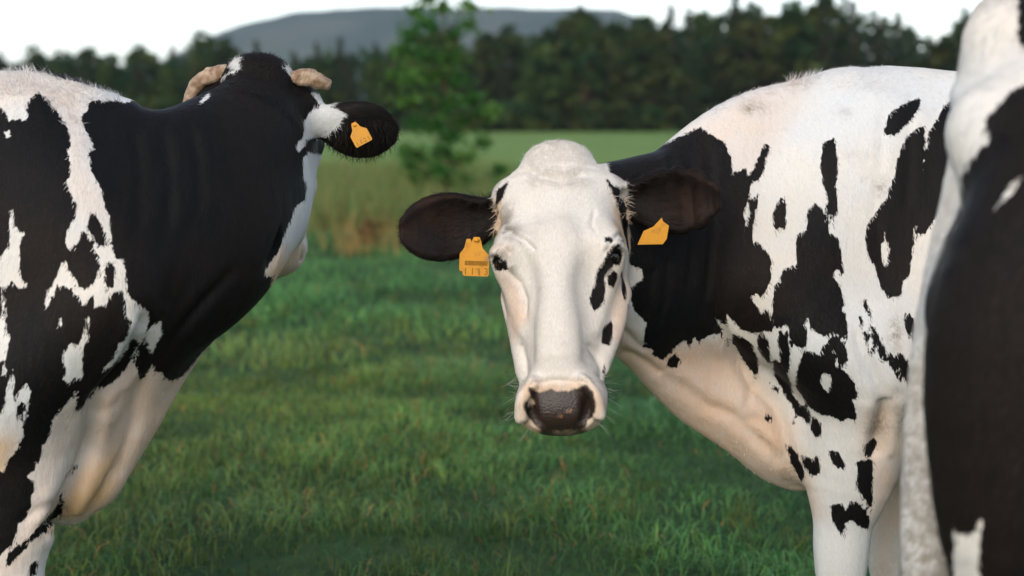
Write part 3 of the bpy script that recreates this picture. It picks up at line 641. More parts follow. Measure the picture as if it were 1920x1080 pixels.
HW = ([-.05, .02, .075, .15, .22, .30, .38, .46, .52, .60], [.06, .075, .108, .125, .135, .12, .10, .095, .10, .095])
def coat_B(V, N):
    hl = HB.loc(V)
    hw = np.interp(hl[:, 0], *HW)
    tin = (hl[:, 0] > -.09) & (hl[:, 0] < .66)
    ear = tin & (np.abs(hl[:, 1]) > hw + .012) & (np.abs(hl[:, 1]) < .36) & (hl[:, 2] > -.06) & (hl[:, 0] < .235)
    face = tin & (np.abs(hl[:, 1]) <= hw + .03) & (hl[:, 2] > -.095 - .05 * (hl[:, 0] > .2))
    hd = ear | face
    P = V[:, [0, 2]]
    b = poly_sd(P, mk('B_black')); b = np.minimum(b, -poly_sd(P, mk('B_hole')))
    b = blend(b, wild(V, .52), sstep(-V[:, 1] - .6 * np.clip(V[:, 0] - .1, 0, 1), .0, .12))
    b = blend(b, wild(V, .52), sstep(-V[:, 0], .17, .42))
    HP = hl[:, [1, 0]]
    bh = poly_sd(HP, mk('BH_black')); bh = np.where((hl[:, 2] > -.05) | (np.abs(hl[:, 1]) > .085) & (hl[:, 0] < .2), bh, -.05)
    eb = np.abs(hl[:, 1]) - np.where(hl[:, 1] > 0, .143, .137) - .02 * (hl[:, 0] - .11) / .06 * 0
    bh = np.where(ear | (np.abs(hl[:, 1]) > .13) & (hl[:, 0] < .2), np.maximum(bh, eb), bh)
    for s in (-1, 1):
        bh = np.maximum(bh, .0190 - np.linalg.norm(V - HB.p(.255, s * .1095, .057), axis=1))       # dark eye rims
    b = np.where(hd, bh, b)
    nose = np.where(hd & (hl[:, 0] > .44) & (hl[:, 2] > -.045), poly_sd(HP, mk('B_nose')), -.05)
    pink = np.where(hd, sstep(poly_sd(HP, mk('BH_pink')), -.02, .012), soft(P, 'B_pink', (1.0, .5, .8, .7)))
    dirt = np.where(hd, spots(HP, 'BH_dirt'), spots(P, 'B_dirt'))
    inner = np.where(ear, sstep(N @ HB.u, .45, .9) * sstep(np.abs(hl[:, 1]), .175, .23), 0)
    # dirty shanks
    dirt = np.maximum(dirt, .5 * sstep(-V[:, 2], -.42, -.2) * vnoise(V, 22))
    return dict(black=b, nose=nose, pink=pink, dirt=dirt, inner=inner, gold=np.where(hd, sstep(np.abs(hl[:, 1]), .108, .120) * (1 - sstep(np.abs(hl[:, 1]), .15, .16)) * sstep(hl[:, 0], .085, .11) * (1 - sstep(hl[:, 0], .19, .21)), 0) * .7 + .38 * np.where(hd & (hl[:, 0] > .44), sstep(nose, -.022, -.003), 0), head=hd.astype(float)), hl, hd, ear
def coat_A(V, N):
    P = V[:, [0, 2]]
    hl = HA.loc(V)
    w = poly_sd(P, mk('A_white')); w = np.minimum(w, -poly_sd(P, mk('A_isle')))
    b = -w - .0030
    b = blend(b, wild(V, .44), sstep(V[:, 1] - .7 * np.clip(V[:, 0] - .1, 0, 1), .02, .12) * (V[:, 0] < .35)); b = blend(b, wild(V, .47), sstep(-V[:, 0], .07, .34))
    ear = (np.abs(hl[:, 1]) > .15) & (hl[:, 0] > .0) & (hl[:, 0] < .25) & (np.abs(hl[:, 1]) < .36) & (np.abs(hl[:, 2]) < .07)
    mz = (hl[:, 0] > .47) & (np.abs(hl[:, 1]) < .12)
    nose = np.full(len(V), -.05); b = np.where(mz, -.03, b)
    pink = soft(P, 'A_pink', (.95, .6, .45, .7))  # visible skin, and warm light on the sides put into the colour
    gold = sstep(poly_sd(P, mk('A_gold')), -.03, .02)
    pink = np.where(mz, .5, pink)
    dirt = .5 * sstep(-V[:, 2], -.42, -.2) * vnoise(V, 22)
    inner = np.where(ear, sstep(N @ HA.u, .25, .75), 0)
    return dict(black=b, nose=nose, pink=pink, dirt=dirt, inner=inner, gold=gold, head=pink * 0), hl, (hl[:, 0] > -.08) & (np.abs(hl[:, 1]) < .36) & (hl[:, 0] < .65) & (np.abs(hl[:, 2]) < .13), ear
def coat_C(V, N):
    P = V[:, [0, 2]]
    b = -poly_sd(P, mk('C_white')) - .0015
    b = blend(b, wild(V, .45), sstep(V[:, 0], -1.08, -.85))
    b = blend(b, wild(V, .5), sstep(V[:, 1], .05, .16) * sstep(V[:, 0], -1.40, -1.30))
    T = np.array([FC.pt(x, y, Y) for x, y, Y, r in TAIL]); T = catmull(T, 40)
    dt = np.min([np.linalg.norm(V - q, axis=1) for q in T], 0)
    tail = dt < .048
    b = np.where(tail, -.05, b)
    dirt = np.where(tail, .25 + .40 * sstep(-V[:, 2], -1.2, -.85), .5 * sstep(-V[:, 2], -.5, -.2) * vnoise(V, 22))
    z = dirt * 0
    return dict(black=b, nose=z - .05, pink=z, dirt=dirt, inner=z, gold=z, head=z), None, None, None

def coat_material():
    t = NT('cow_coat'); c = t.coord()
    streak = t.noise(t.mapping(c, (1, 1, .2), (0, .25, 0)), 170, 2.0)
    lump = t.noise(c, 45, 2.0)
    small = t.attr('head')
    amp = t.math('MULTIPLY_ADD', small, -.006, .013)
    jag = t.math('MULTIPLY', t.math('SUBTRACT', streak, .5), amp)
    jag = t.math('ADD', jag, t.math('MULTIPLY', t.math('SUBTRACT', lump, .5), .004))
    blk = t.ramp(t.math('ADD', t.attr('black'), jag), -.0026, .0004)
    big = t.noise(c, 3.2, 3.0); mid = t.noise(c, 14, 4.0); fine = t.noise(t.mapping(c, (1, 1, .16), (0, .2, 0)), 420, 2.0)
    white = t.mix(t.ramp(big, .35, .7), (.595, .605, .60), (.68, .615, .53))
    pk = t.math('MULTIPLY', t.attr('pink'), t.ramp(mid, .25, .68, t.math('MULTIPLY_ADD', small, -.35, .6), 1.0))
    white = t.mix(t.math('MULTIPLY', small, t.ramp(t.noise(c, 9, 4.0), .3, .7, .25, .9)), white, (.70, .64, .565))
    white = t.mix(pk, white, (.68, .47, .33))  # peach of visible skin, plus warm light painted into the white
    white = t.mix(t.math('MULTIPLY', t.attr('gold'), t.ramp(mid, .25, .7, .4, 1.0)), white, (.66, .40, .17))
    white = t.mix(t.ramp(fine, .3, .75, 0.0, .22), white, (.50, .46, .41))
    speck = t.ramp(t.noise(c, 28, 5.0, .7), .60, .80, 0.0, .25)
    drt = t.math('ADD', t.math('MULTIPLY', t.attr('dirt'), t.ramp(t.noise(c, 60, 4.0, .7), .3, .62)), speck, clamp=True)
    white = t.mix(drt, white, (.20, .16, .11))
    black = t.mix(t.ramp(big, .4, .62), (.0035, .0038, .0045), (.0085, .0058, .0045))  # brown and blue-black areas: the coat's sheen put into its colour
    black = t.mix(t.ramp(fine, .5, .8, 0.0, .25), black, (.022, .018, .016))
    col = t.mix(blk, white, black)
    inn = t.attr('inner')
    col = t.mix(inn, col, t.mix(t.ramp(mid, .35, .65), (.005, .0035, .003), (.024, .010, .0055)))
    ns = t.ramp(t.math('ADD', t.attr('nose'), t.math('MULTIPLY', t.math('SUBTRACT', t.noise(c, 70, 2.0), .5), .006)), -.0035, .0030)
    nscol = t.mix(t.ramp(t.noise(c, 40, 3.0), .62, .72), (.030, .0185, .0145), (.24, .12, .07))
    col = t.mix(ns, col, nscol)
    rough = t.math('MULTIPLY_ADD', blk, -.16, .78)
    rough = t.math('MULTIPLY_ADD', ns, -.38, rough)
    hb = t.math('ADD', t.math('MULTIPLY', fine, .5), streak)
    nb = t.math('MULTIPLY', t.voro(c, 260), t.math('MULTIPLY', ns, .7))
    fold = t.noise(t.mapping(c, (1.6, 1.6, .35)), 16, 2.0)
    nrm1 = t.bump(t.math('ADD', t.math('MULTIPLY', hb, t.math('SUBTRACT', 1.0, ns)), nb), .0022, .45)
    nrm2 = t.bump(fold, .014, .30, nrm1)
    t.bsdf(col, rough, nrm2, t.math('MULTIPLY_ADD', ns, .14, t.math('MULTIPLY_ADD', blk, -.13, .24)), Sheen_Weight=.02, Sheen_Roughness=.45)
    return t.m
COAT = coat_material()

def hair_material():
    t = NT('cow_hair')
    t.bsdf(t.attr('hc', True), .55, None, .14)
    return t.m
HAIR = hair_material()

def strands(name, roots, dirs, normals, length, width, color, parent, bend=.3, rs=1, jit=.25):
    """thin tapering ribbons lying along dirs; two bays each"""
    g = np.random.default_rng(rs)
    n = len(roots)
    length = np.broadcast_to(np.asarray(length, float), (n,)) * g.uniform(.6, 1.2, n)
    w = np.broadcast_to(np.asarray(width, float), (n,))
    side = np.cross(dirs, normals); side /= np.linalg.norm(side, axis=1)[:, None] + 1e-9
    mid = roots + dirs * (length * .55)[:, None]
    d2 = dirs + normals * (-bend) + side * g.normal(0, jit, n)[:, None]; d2 /= np.linalg.norm(d2, axis=1)[:, None]
    tip = mid + d2 * (length * .5)[:, None]
    V = np.stack([roots - side * (w / 2)[:, None], roots + side * (w / 2)[:, None], mid + side * (w * .42)[:, None], mid - side * (w * .42)[:, None], tip], 1).reshape(-1, 3)
    b = np.arange(n)[:, None] * 5
    F = np.vstack([b + np.array([[0, 1, 2]]), b + np.array([[0, 2, 3]]), b + np.array([[3, 2, 4]])])
    return tag(mesh_obj(name, V, F, HAIR, parent, True, dict(hc=np.repeat(color, 5, 0))), kind='stuff')

def sample_faces(V, Q, w, n, g):
    a = V[Q]; ar = np.linalg.norm(np.cross(a[:, 2] - a[:, 0], a[:, 3] - a[:, 1]), axis=1) / 2
    p = ar * w[Q].mean(1); p = p / p.sum()
    f = g.choice(len(Q), n, p=p)
    uv = g.random((n, 2))
    W = np.stack([(1 - uv[:, 0]) * (1 - uv[:, 1]), uv[:, 0] * (1 - uv[:, 1]), uv[:, 0] * uv[:, 1], (1 - uv[:, 0]) * uv[:, 1]], 1)
    return Q[f], W
def interp(A, q, W): return (A[q] * (W[:, :, None] if A.ndim == 2 else W)).sum(1)
def tang(d, N):
    d = d - N * (d * N).sum(1)[:, None]
    return d / (np.linalg.norm(d, axis=1)[:, None] + 1e-9)

def hair_color(at_, q, W, P, g):
    n = len(P)
    jag = (vnoise(P * np.array([1, 1, .25]), 150) - .5) * np.where(interp(at_['head'], q, W) > .5, .006, .011)
    blk = (interp(at_['black'], q, W) + jag) > -.0011
    v = g.uniform(.80, 1.10, (n, 1))
    cw = np.array([[.64, .63, .61]]) * v
    pk = interp(at_['pink'], q, W)[:, None] * (np.where(interp(at_['head'], q, W) > .5, .25, .55) + .35 * sstep(vnoise(P, 14), .25, .7))[:, None]
    cw = np.where(interp(at_['head'], q, W)[:, None] > .5, np.array([[.71, .655, .585]]) * v, cw)
    cw = cw * (1 - pk) + np.array([[.68, .475, .335]]) * v * pk
    gd = interp(at_['gold'], q, W)[:, None] * .7
    cw = cw * (1 - gd) + np.array([[.66, .40, .17]]) * v * gd
    dt = np.clip(interp(at_['dirt'], q, W) * 1.1 * (vnoise(P, 70) > .42), 0, .85)[:, None]
    cw = cw * (1 - dt) + np.array([[.20, .16, .11]]) * dt
    cb = np.where(vnoise(P, 3.2)[:, None] > .5, np.array([[.0080, .0056, .0044]]), np.array([[.0036, .0038, .0044]])) * g.uniform(.5, 2.4, (n, 1))  # brown sheen painted into the black hairs as well
    return np.where(blk[:, None], cb, cw)

def finish(root, V, Q, att, name='body'):
    o = mesh_obj(name, V, Q, COAT, root, True, att)
    return o

def sphere(c, r, n=18, m=12, sq=(1, 1, 1)):
    V = [(c[0], c[1], c[2] + r * sq[2])]
    for j in range(1, m):
        for i in range(n):
            a, b = 2 * math.pi * i / n, math.pi * j / m
            V.append((c[0] + r * sq[0] * math.sin(b) * math.cos(a), c[1] + r * sq[1] * math.sin(b) * math.sin(a), c[2] + r * sq[2] * math.cos(b)))
    V.append((c[0], c[1], c[2] - r * sq[2]))
    F = [(0, 1 + i, 1 + (i + 1) % n) for i in range(n)]
    for j in range(m - 2):
        for i in range(n):
            F.append((1 + j * n + i, 1 + (j + 1) * n + i, 1 + (j + 1) * n + (i + 1) % n, 1 + j * n + (i + 1) % n))
    F += [(len(V) - 1, 1 + (m - 2) * n + (i + 1) % n, 1 + (m - 2) * n + i) for i in range(n)]
    return V, F

EYE = plain('eye_dark', (.006, .0045, .004), .05, .6)
HORN_T = NT('horn_keratin'); _c = HORN_T.coord()
_n1 = HORN_T.noise(_c, 45, 5.0, .6); _n2 = HORN_T.noise(HORN_T.mapping(_c, (3, 3, 1)), 90, 2.0)
HORN_T.bsdf(HORN_T.mix(HORN_T.ramp(_n1, .35, .65), (.20, .115, .062), (.43, .31, .21)), .5, HORN_T.bump(HORN_T.math('ADD', _n1, _n2), .003, .8), .4)
HORN = HORN_T.m
HOOF = plain('hoof_horn', (.035, .028, .022), .45, .4, .4, 40, .003)
TAG_T = NT('tag_plastic'); _c = TAG_T.coord()
_n1 = TAG_T.noise(_c, 60, 5.0, .65)
TAG_T.bsdf(TAG_T.mix(TAG_T.ramp(_n1, .5, .78), (.58, .25, .008), (.32, .13, .012)), .42, TAG_T.bump(_n1, .0008, .5), .45)
TAG = TAG_T.m
INK = plain('tag_ink', (.27, .12, .010), .7, .2, .5, 200)

def hooves(root, spots_):
    for x, y in spots_:
        parts = []; hoof_mesh(x, y, parts)
        V, F = [], []
        for v, f in parts:
            F += [tuple(i + len(V) for i in q) for q in f]; V += v
            n = len(V); F.append(tuple(range(n - 36, n - 24))[::-1]); F.append(tuple(range(n - 12, n)))
        mesh_obj('hoof', V, F, HOOF, root)

def plate(name, outline, thick, O, ex, ey, ez, mat, parent, bulge=0.0, sub=6):
    """flat tag: outline (x,y) in metres, extruded along ez, slightly bowed"""
    n = len(outline); V, F = [], []
    for sgn in (.5, -.5):
        for x, y in outline:
            V.append(O + ex * x + ey * y + ez * (thick * sgn + bulge * x * x))
    F.append(tuple(range(n))); F.append(tuple(range(2 * n - 1, n - 1, -1)))
    for i in range(n): F.append((i, i + n, (i + 1) % n + n, (i + 1) % n))
    o = mesh_obj(name, V, F, mat, parent, False)
    return o

def text_mesh(txt, size, O, ex, ey, ez, mat, parent, name='number'):
    cu = bpy.data.curves.new('txt', 'FONT'); cu.body = txt; cu.size = size; cu.align_x = 'CENTER'
    tmp = bpy.data.objects.new('txt', cu); COL.objects.link(tmp)
    dg = bpy.context.evaluated_depsgraph_get()
    me = bpy.data.meshes.new_from_object(tmp.evaluated_get(dg))
    bpy.data.objects.remove(tmp); bpy.data.curves.remove(cu)
    co = np.array([v.co[:] for v in me.vertices])
    W = O + co[:, :1] * ex + co[:, 1:2] * ey
    me.vertices.foreach_set('co', W.astype(np.float32).ravel()); me.update(); me.name = name
    me.materials.clear(); me.materials.append(mat)
    o = bpy.data.objects.new(name, me); COL.objects.link(o); o.parent = parent
    return o

TAG_OUT = [(-.006, .030), (.006, .030), (.0095, .022), (.013, .008), (.020, .000), (.0265, -.006), (.0275, -.012), (.0275, -.046), (.025, -.050), (-.025, -.050), (-.0275, -.046), (-.0275, -.012), (-.0265, -.006), (-.020, .000), (-.013, .008), (-.0095, .022)]

# ------------------------------------------------------------------ the three animals
def head_box(H, g=.02):
    hb = [H.p(t, s, u) for t in (-.06, .62) for s in (-.35, .35) for u in (-.12, .12)]
    return np.min(hb, 0) - g, np.max(hb, 0) + g

def coat_hair(root, V, Q, N, att, hl, hd, ear, H, cam_local, n_body, n_head, seed, wid=.0008):
    """short lying coat on everything that can be seen from the field in front, longer on poll, ears and withers"""
    g = np.random.default_rng(seed)
    bare = att['nose'] > -.006
    vw = cam_local - V; vw /= np.linalg.norm(vw, axis=1)[:, None]
    facing = sstep((N * vw).sum(1), -.25, .1)
    inside = (V[:, 2] > .35)
    if hd is not None:
        w = facing * hd * ~bare * np.where(att['inner'] > .3, .25, 1.0) * ~((hl[:, 0] > .535) & (np.abs(hl[:, 1]) < .075)) * ~((hl[:, 0] > .44) & (hl[:, 2] < -.02))
        q, W = sample_faces(V, Q, w, n_head, g)
        P = interp(V, q, W); Nn = interp(N, q, W); Nn /= np.linalg.norm(Nn, axis=1)[:, None]
        L = H.loc(P)
        d = np.outer(sstep(L[:, 0], .10, .24) * 2 - 1, H.h) + np.outer(L[:, 1] * 5.0, H.s) + g.normal(0, .22, (n_head, 3))
        e = interp(ear.astype(float), q, W) > .5
        d[e] = np.sign(L[e, 1])[:, None] * H.s + g.normal(0, .25, (e.sum(), 3))
        d = tang(d, Nn) + Nn * g.uniform(.04, .18, n_head)[:, None]
        d /= np.linalg.norm(d, axis=1)[:, None]
        ln = np.where(L[:, 0] < .07, .011, .0075) * np.where(e, 1.3, 1)
        strands('hair', P, d, Nn, ln, .0006, hair_color(att, q, W, P, g), root, .15, seed)
    w = facing * inside * ~bare
    if hd is not None: w = w * ~hd
    q, W = sample_faces(V, Q, w, n_body, g)
    P = interp(V, q, W); Nn = interp(N, q, W); Nn /= np.linalg.norm(Nn, axis=1)[:, None]
    d = np.array([-.45, 0, -1.0]) + g.normal(0, .16, (n_body, 3))
    d = tang(d, Nn) + Nn * g.uniform(.03, .13, n_body)[:, None]
    d /= np.linalg.norm(d, axis=1)[:, None]
    strands('hair', P, d, Nn, .009 * wid / .0008, wid, hair_color(att, q, W, P, g), root, .12, seed + 1)

def tuft(root, V, Q, N, att, mask, n, length, dirv, spread, seed, width=.0008, name='hair', lift=.5):
    g = np.random.default_rng(seed)
    if mask.sum() < 4: return
    q, W = sample_faces(V, Q, mask.astype(float) + 1e-12, n, g)
    P = interp(V, q, W); Nn = interp(N, q, W); Nn /= np.linalg.norm(Nn, axis=1)[:, None]
    d = tang(np.broadcast_to(np.asarray(dirv, float), (n, 3)) + g.normal(0, spread, (n, 3)), Nn) + Nn * g.uniform(lift * .4, lift * 1.6, n)[:, None]
    d /= np.linalg.norm(d, axis=1)[:, None]
    return strands(name, P, d, Nn, length, width, hair_color(att, q, W, P, g), root, .2, seed)

def make_B():
    root = empty('cow', FB.loc, FB.th)
    tag(root, 'white-faced black and white cow looking straight into the camera, two yellow ear tags', 'cow')
    S = build_B()
    lo, hi = head_box(HB)
    V, Q = poly_cow(S, [(lo, hi, .0036)], .0098, lo=(-1.62, -.5, .03), hi=(.95, .75, 1.55))
    N = vnormals(V, Q)
    hl = HB.loc(V)
    cr = crease(V, N, 'B_crease') * (V[:, 1] > .02) * ~((np.abs(hl[:, 1]) < .14) & (hl[:, 2] > -.1) & (hl[:, 0] > -.1) & (hl[:, 0] < .7))
    cr = cr + crease(V, N, 'BH_crease', hl[:, [1, 0]]) * ((np.abs(hl[:, 1]) < .14) & (hl[:, 2] > -.02) & (hl[:, 0] > -.05) & (hl[:, 0] < .62))
    V = V + N * cr[:, None]; N = vnormals(V, Q)
    att, hl, hd, ear = coat_B(V, N)
    finish(root, V, Q, att)
    hooves(root, [(.09, .185), (-.03, -.185), (-1.27, .20), (-1.15, -.20)])
    camL = np.array(FB.Ri @ (Vector((0, 0, CAM_Z)) - FB.loc))
    coat_hair(root, V, Q, N, att, hl, hd, ear, HB, camL, N_HAIR_BODY, N_HAIR_HEAD, 11)
    # crest of the poll, ear fringes, brows, withers, dewlap edge
    tuft(root, V, Q, N, att, hd & (hl[:, 0] < .045) & (np.abs(hl[:, 1]) < .075) & (hl[:, 2] > -.04), 450, .015, HB.d(-.4, .25, .3), .55, 21, .0006, lift=.35)
    tuft(root, V, Q, N, att, hd & (hl[:, 0] < .10) & (np.abs(hl[:, 1]) < .06) & (hl[:, 2] > .03), 1100, .022, HB.d(.6, .3, .1), .55, 22, .0006, lift=.18)
    for s in (-1, 1):
        tuft(root, V, Q, N, att, ear & (hl[:, 1] * s > .17) & (hl[:, 1] * s < .25) & (N @ HB.u > .2), 420, .026, HB.d(.35, s * .8, .2), .35, 43 + s, .0006, lift=.45)
        tuft(root, V, Q, N, att, ear & (hl[:, 1] * s > .135) & (hl[:, 1] * s < .18), 520, .022, HB.d(.4, s * .6, .3), .4, 23 + s, .0007, lift=.5)
        tuft(root, V, Q, N, att, hd & (hl[:, 1] * s > .105) & (hl[:, 1] * s < .15) & (hl[:, 0] > .09) & (hl[:, 0] < .15), 300, .022, HB.d(.8, s * .4, .1), .35, 27 + s, .0007, lift=.35)
    tuft(root, V, Q, N, att, (V[:, 0] > -.05) & (V[:, 0] < .32) & (N[:, 2] > .75) & (V[:, 2] > 1.25), 1500, .012, (-.6, 0, .3), .4, 33, .0007, lift=.45)
    tuft(root, V, Q, N, att, (V[:, 0] > .085) & (V[:, 0] < .15) & (N[:, 2] > .8) & (V[:, 2] > 1.3), 220, .024, (-.4, 0, 1), .4, 34, .0008, lift=1.0)
    dw = ~hd & (V[:, 2] < .76) & (V[:, 2] > .5) & (V[:, 0] > .12) & (N[:, 2] < -.45)
    tuft(root, V, Q, N, att, dw, 500, .009, (-.2, 0, -1), .3, 35, .0007, lift=.9)
    # eyes
    for s in (-1, 1):
        c = HB.p(.255, s * .1075, .055)
        Vs, Fs = sphere((0, 0, 0), .0185 * HB.k, 24, 16)
        e = mesh_obj('eye', np.array(Vs) + c, Fs, EYE, root)
        g = np.random.default_rng(60 + s); n = 70
        f = g.uniform(-1, 1, n)
        rp = np.array([HB.p(.2355 + .004 * x * x, s * (.1185 + .001 * x), .074 - .0 * x) + HB.d(0, 0, 1) * (.010 * x) for x in f])
        rp = c + np.array([nrm(HB.d(-.55, s * (.75 - .35 * x), .55 + .55 * x)) for x in f]) * .0225
        dd = np.array([nrm(HB.d(.35, s * .9, .30 + .35 * x)) for x in f]) + g.normal(0, .12, (n, 3))
        dd /= np.linalg.norm(dd, axis=1)[:, None]
        strands('eyelashes', rp, dd, np.repeat(HB.d(-1, 0, 0)[None], n, 0), .022, .0009, np.repeat(np.array([[.66, .64, .60]]), n, 0), root, -.3, 70 + s)
    # whiskers on the muzzle
    g = np.random.default_rng(90)
    mm = hd & (hl[:, 0] > .47) & (np.abs(hl[:, 1]) > .055) & (att['nose'] < -.003)
    q, W = sample_faces(V, Q, mm.astype(float) + 1e-12, 80, g)
    P = interp(V, q, W); Nn = interp(N, q, W)
    d = Nn * .8 + HB.h * .35 + g.normal(0, .28, (80, 3)); d /= np.linalg.norm(d, axis=1)[:, None]
    strands('whiskers', P, d, tang(g.normal(0, 1, (80, 3)), d), .040, .00040, np.repeat(np.array([[.50, .48, .44]]), 80, 0), root, .2, 91)
    # ear tags
    ex, ez = np.array(FB.dr((1, 0, 0))), np.array(FB.dr((0, -1, 0)))
    ey = np.array((0, 0, 1.0))
    O = np.array(FB.pt(893, 472, 3.34))
    tg = plate('ear_tag', [(x * .94, y * .96) for x, y in TAG_OUT], .0022, O, nrm(ex * 1 - ey * .03), nrm(ey + ex * .03), ez, TAG, root)
    tag(tg, 'yellow plastic tag with barcode and a 3, hanging from the ear nearer the sapling')
    ex2, ey2 = nrm(ex * 1 - ey * .03), nrm(ey + ex * .03)
    front = ez * .0015
    for i in range(26):                                                             # barcode band
        x = -.0215 + i * .00172; wd = (.0005, .0009, .0007, .0011)[(i * 7) % 4]
        q4 = [O + front + ex2 * (x + a * wd) + ey2 * (-.0225 + b * .0045) for a, b in ((-1, -1), (1, -1), (1, 1), (-1, 1))]
        if i == 0: VV, FF = [], []
        FF.append(tuple(range(len(VV), len(VV) + 4))); VV += q4
    mesh_obj('barcode', VV, FF, INK, tg, False)
    for j, ch in enumerate('1113'):
        xj = -.020 + j * .0134
        text_mesh(ch, .0195, O + front + ex2 * xj - ey2 * .0455 + ez * .0002, ex2, ey2, ez, INK, tg)
    st_, sv = sphere((0, 0, 0), .006, 12, 8, (1, 1, .6))
    mesh_obj('tag_stud', np.array(st_) + O + ey2 * .023 + ez * .003, sv, TAG, tg)
    back = plate('tag_back', [(x * .62, y * .8) for x, y in TAG_OUT], .002, O - ez * .02 - ex * .016 + ey * .0, ex2, ey2, ez, TAG, tg)
    O = np.array(FB.pt(1222, 436, 3.36))
    out = [(-.028, -.024), (.022, -.023), (.0295, -.013), (.0337, .0137), (.022, .022), (.0195, .0295), (.003, .0116), (-.016, .003)]
    tg = plate('ear_tag', out, .0022, O, ex, ey, nrm(ez + ey * .15), TAG, root)
    tag(tg, 'plain yellow plastic tag half hidden under ear hair')
    return root

def make_A():
    root = empty('cow', FA.loc, FA.th)
    tag(root, 'mostly black cow with horn stubs turning its head away, yellow tag in ear', 'cow')
    S = build_A()
    lo, hi = head_box(HA)
    V, Q = poly_cow(S, [(lo, hi, .0052)], .0095, lo=(-1.62, -.5, .03), hi=(.95, .95, 1.60))
    N = vnormals(V, Q)
    V = V + N * (crease(V, N, 'A_crease') * (V[:, 1] < .02))[:, None]; N = vnormals(V, Q)
    att, hl, hd, ear = coat_A(V, N)
    finish(root, V, Q, att)
    hooves(root, [(.015, -.185), (-.14, .185), (-1.27, -.20), (-1.17, .20)])
    camL = np.array(FA.Ri @ (Vector((0, 0, CAM_Z)) - FA.loc))
    coat_hair(root, V, Q, N, att, hl, hd, ear, HA, camL, N_HAIR_BODY, N_HAIR_HEAD // 3, 41)
    top = (N[:, 2] > .7) & (V[:, 2] > 1.30)
    tuft(root, V, Q, N, att, top & (V[:, 0] > -.2) & (V[:, 0] < .16), 4200, .015, (-.5, 0, .3), .4, 51, .0008, lift=.55)
    tuft(root, V, Q, N, att, top & (V[:, 0] > -.055) & (V[:, 0] < .0), 420, .024, (-.3, 0, 1), .4, 52, .0008, lift=.9)
    tuft(root, V, Q, N, att, hd & (hl[:, 0] < .05) & (np.abs(hl[:, 1]) < .16), 1600, .014, HA.d(-.3, 0, .2), .6, 53, .0008, lift=.35)
    tuft(root, V, Q, N, att, ear & (N[:, 2] < -.3), 900, .022, (0, 0, -1), .4, 54, .0008, lift=.6)
    tuft(root, V, Q, N, att, (V[:, 2] < .8) & (V[:, 2] > .5) & (V[:, 0] > .0) & (N[:, 2] < -.45), 900, .010, (-.2, 0, -1), .3, 55, .0007, lift=.7)
    for s in (-1, 1):
        c = HA.p(.254, s * .1085, .058)
        Vs, Fs = sphere((0, 0, 0), .0195, 16, 12); mesh_obj('eye', np.array(Vs) + c, Fs, EYE, root)
    # horn stubs
    for pts in ([(552, 146, 3.66, .017), (576, 145, 3.665, .0195), (597, 151, 3.67, .0185), (609, 157, 3.675, .0150), (614, 160, 3.677, .0095)],
                [(424, 134, 3.66, .016), (398, 141, 3.67, .018), (376, 156, 3.68, .018), (360, 178, 3.69, .016), (350, 205, 3.70, .012)]):
        h = Sdf(); h.sweep([(*FA.pt(x, y, Y), r) for x, y, Y, r in pts], (0, 0, 1), k=.01, n=14)
        p3 = np.array([FA.pt(x, y, Y) for x, y, Y, r in pts])
        hv, hq = polygonise(h, p3.min(0) - .04, p3.max(0) + .04, .004)
        hv = relax(hv, hq, 2)
        hn = vnormals(hv, hq)
        hv = hv + hn * ((vnoise(hv, 70) - .5) * .007 + (vnoise(hv * np.array([1.0, .3, .3]), 160) - .5) * .003)[:, None]
        mesh_obj('horn', hv, hq, HORN, root)
    ex, ey, ez = np.array(FA.dr((1, 0, 0))), np.array((0, 0, 1.0)), np.array(FA.dr((0, -1, 0)))
    O = np.array(FA.pt(672, 248, 3.575))
    a = math.radians(28)
    ex2, ey2 = nrm(ex * math.cos(a) + ey * math.sin(a)), nrm(-ex * math.sin(a) + ey * math.cos(a))
    tg = plate('ear_tag', [(x * .70, y * .62 + .004) for x, y in TAG_OUT], .0022, O, ex2, ey2, ez, TAG, root)
    tag(tg, 'small yellow tag with faint digits pinned to the black ear')
    for j, ch in enumerate('1121'):
        text_mesh(ch, .013, O + ez * .0016 + ex2 * (-.013 + j * .0088) - ey2 * .0245, ex2, ey2, ez, INK, tg)
    st_, sv = sphere((0, 0, 0), .0045, 12, 8)
    mesh_obj('tag_stud', np.array(st_) + O + ey2 * .0165, sv, TAG, tg)
    return root

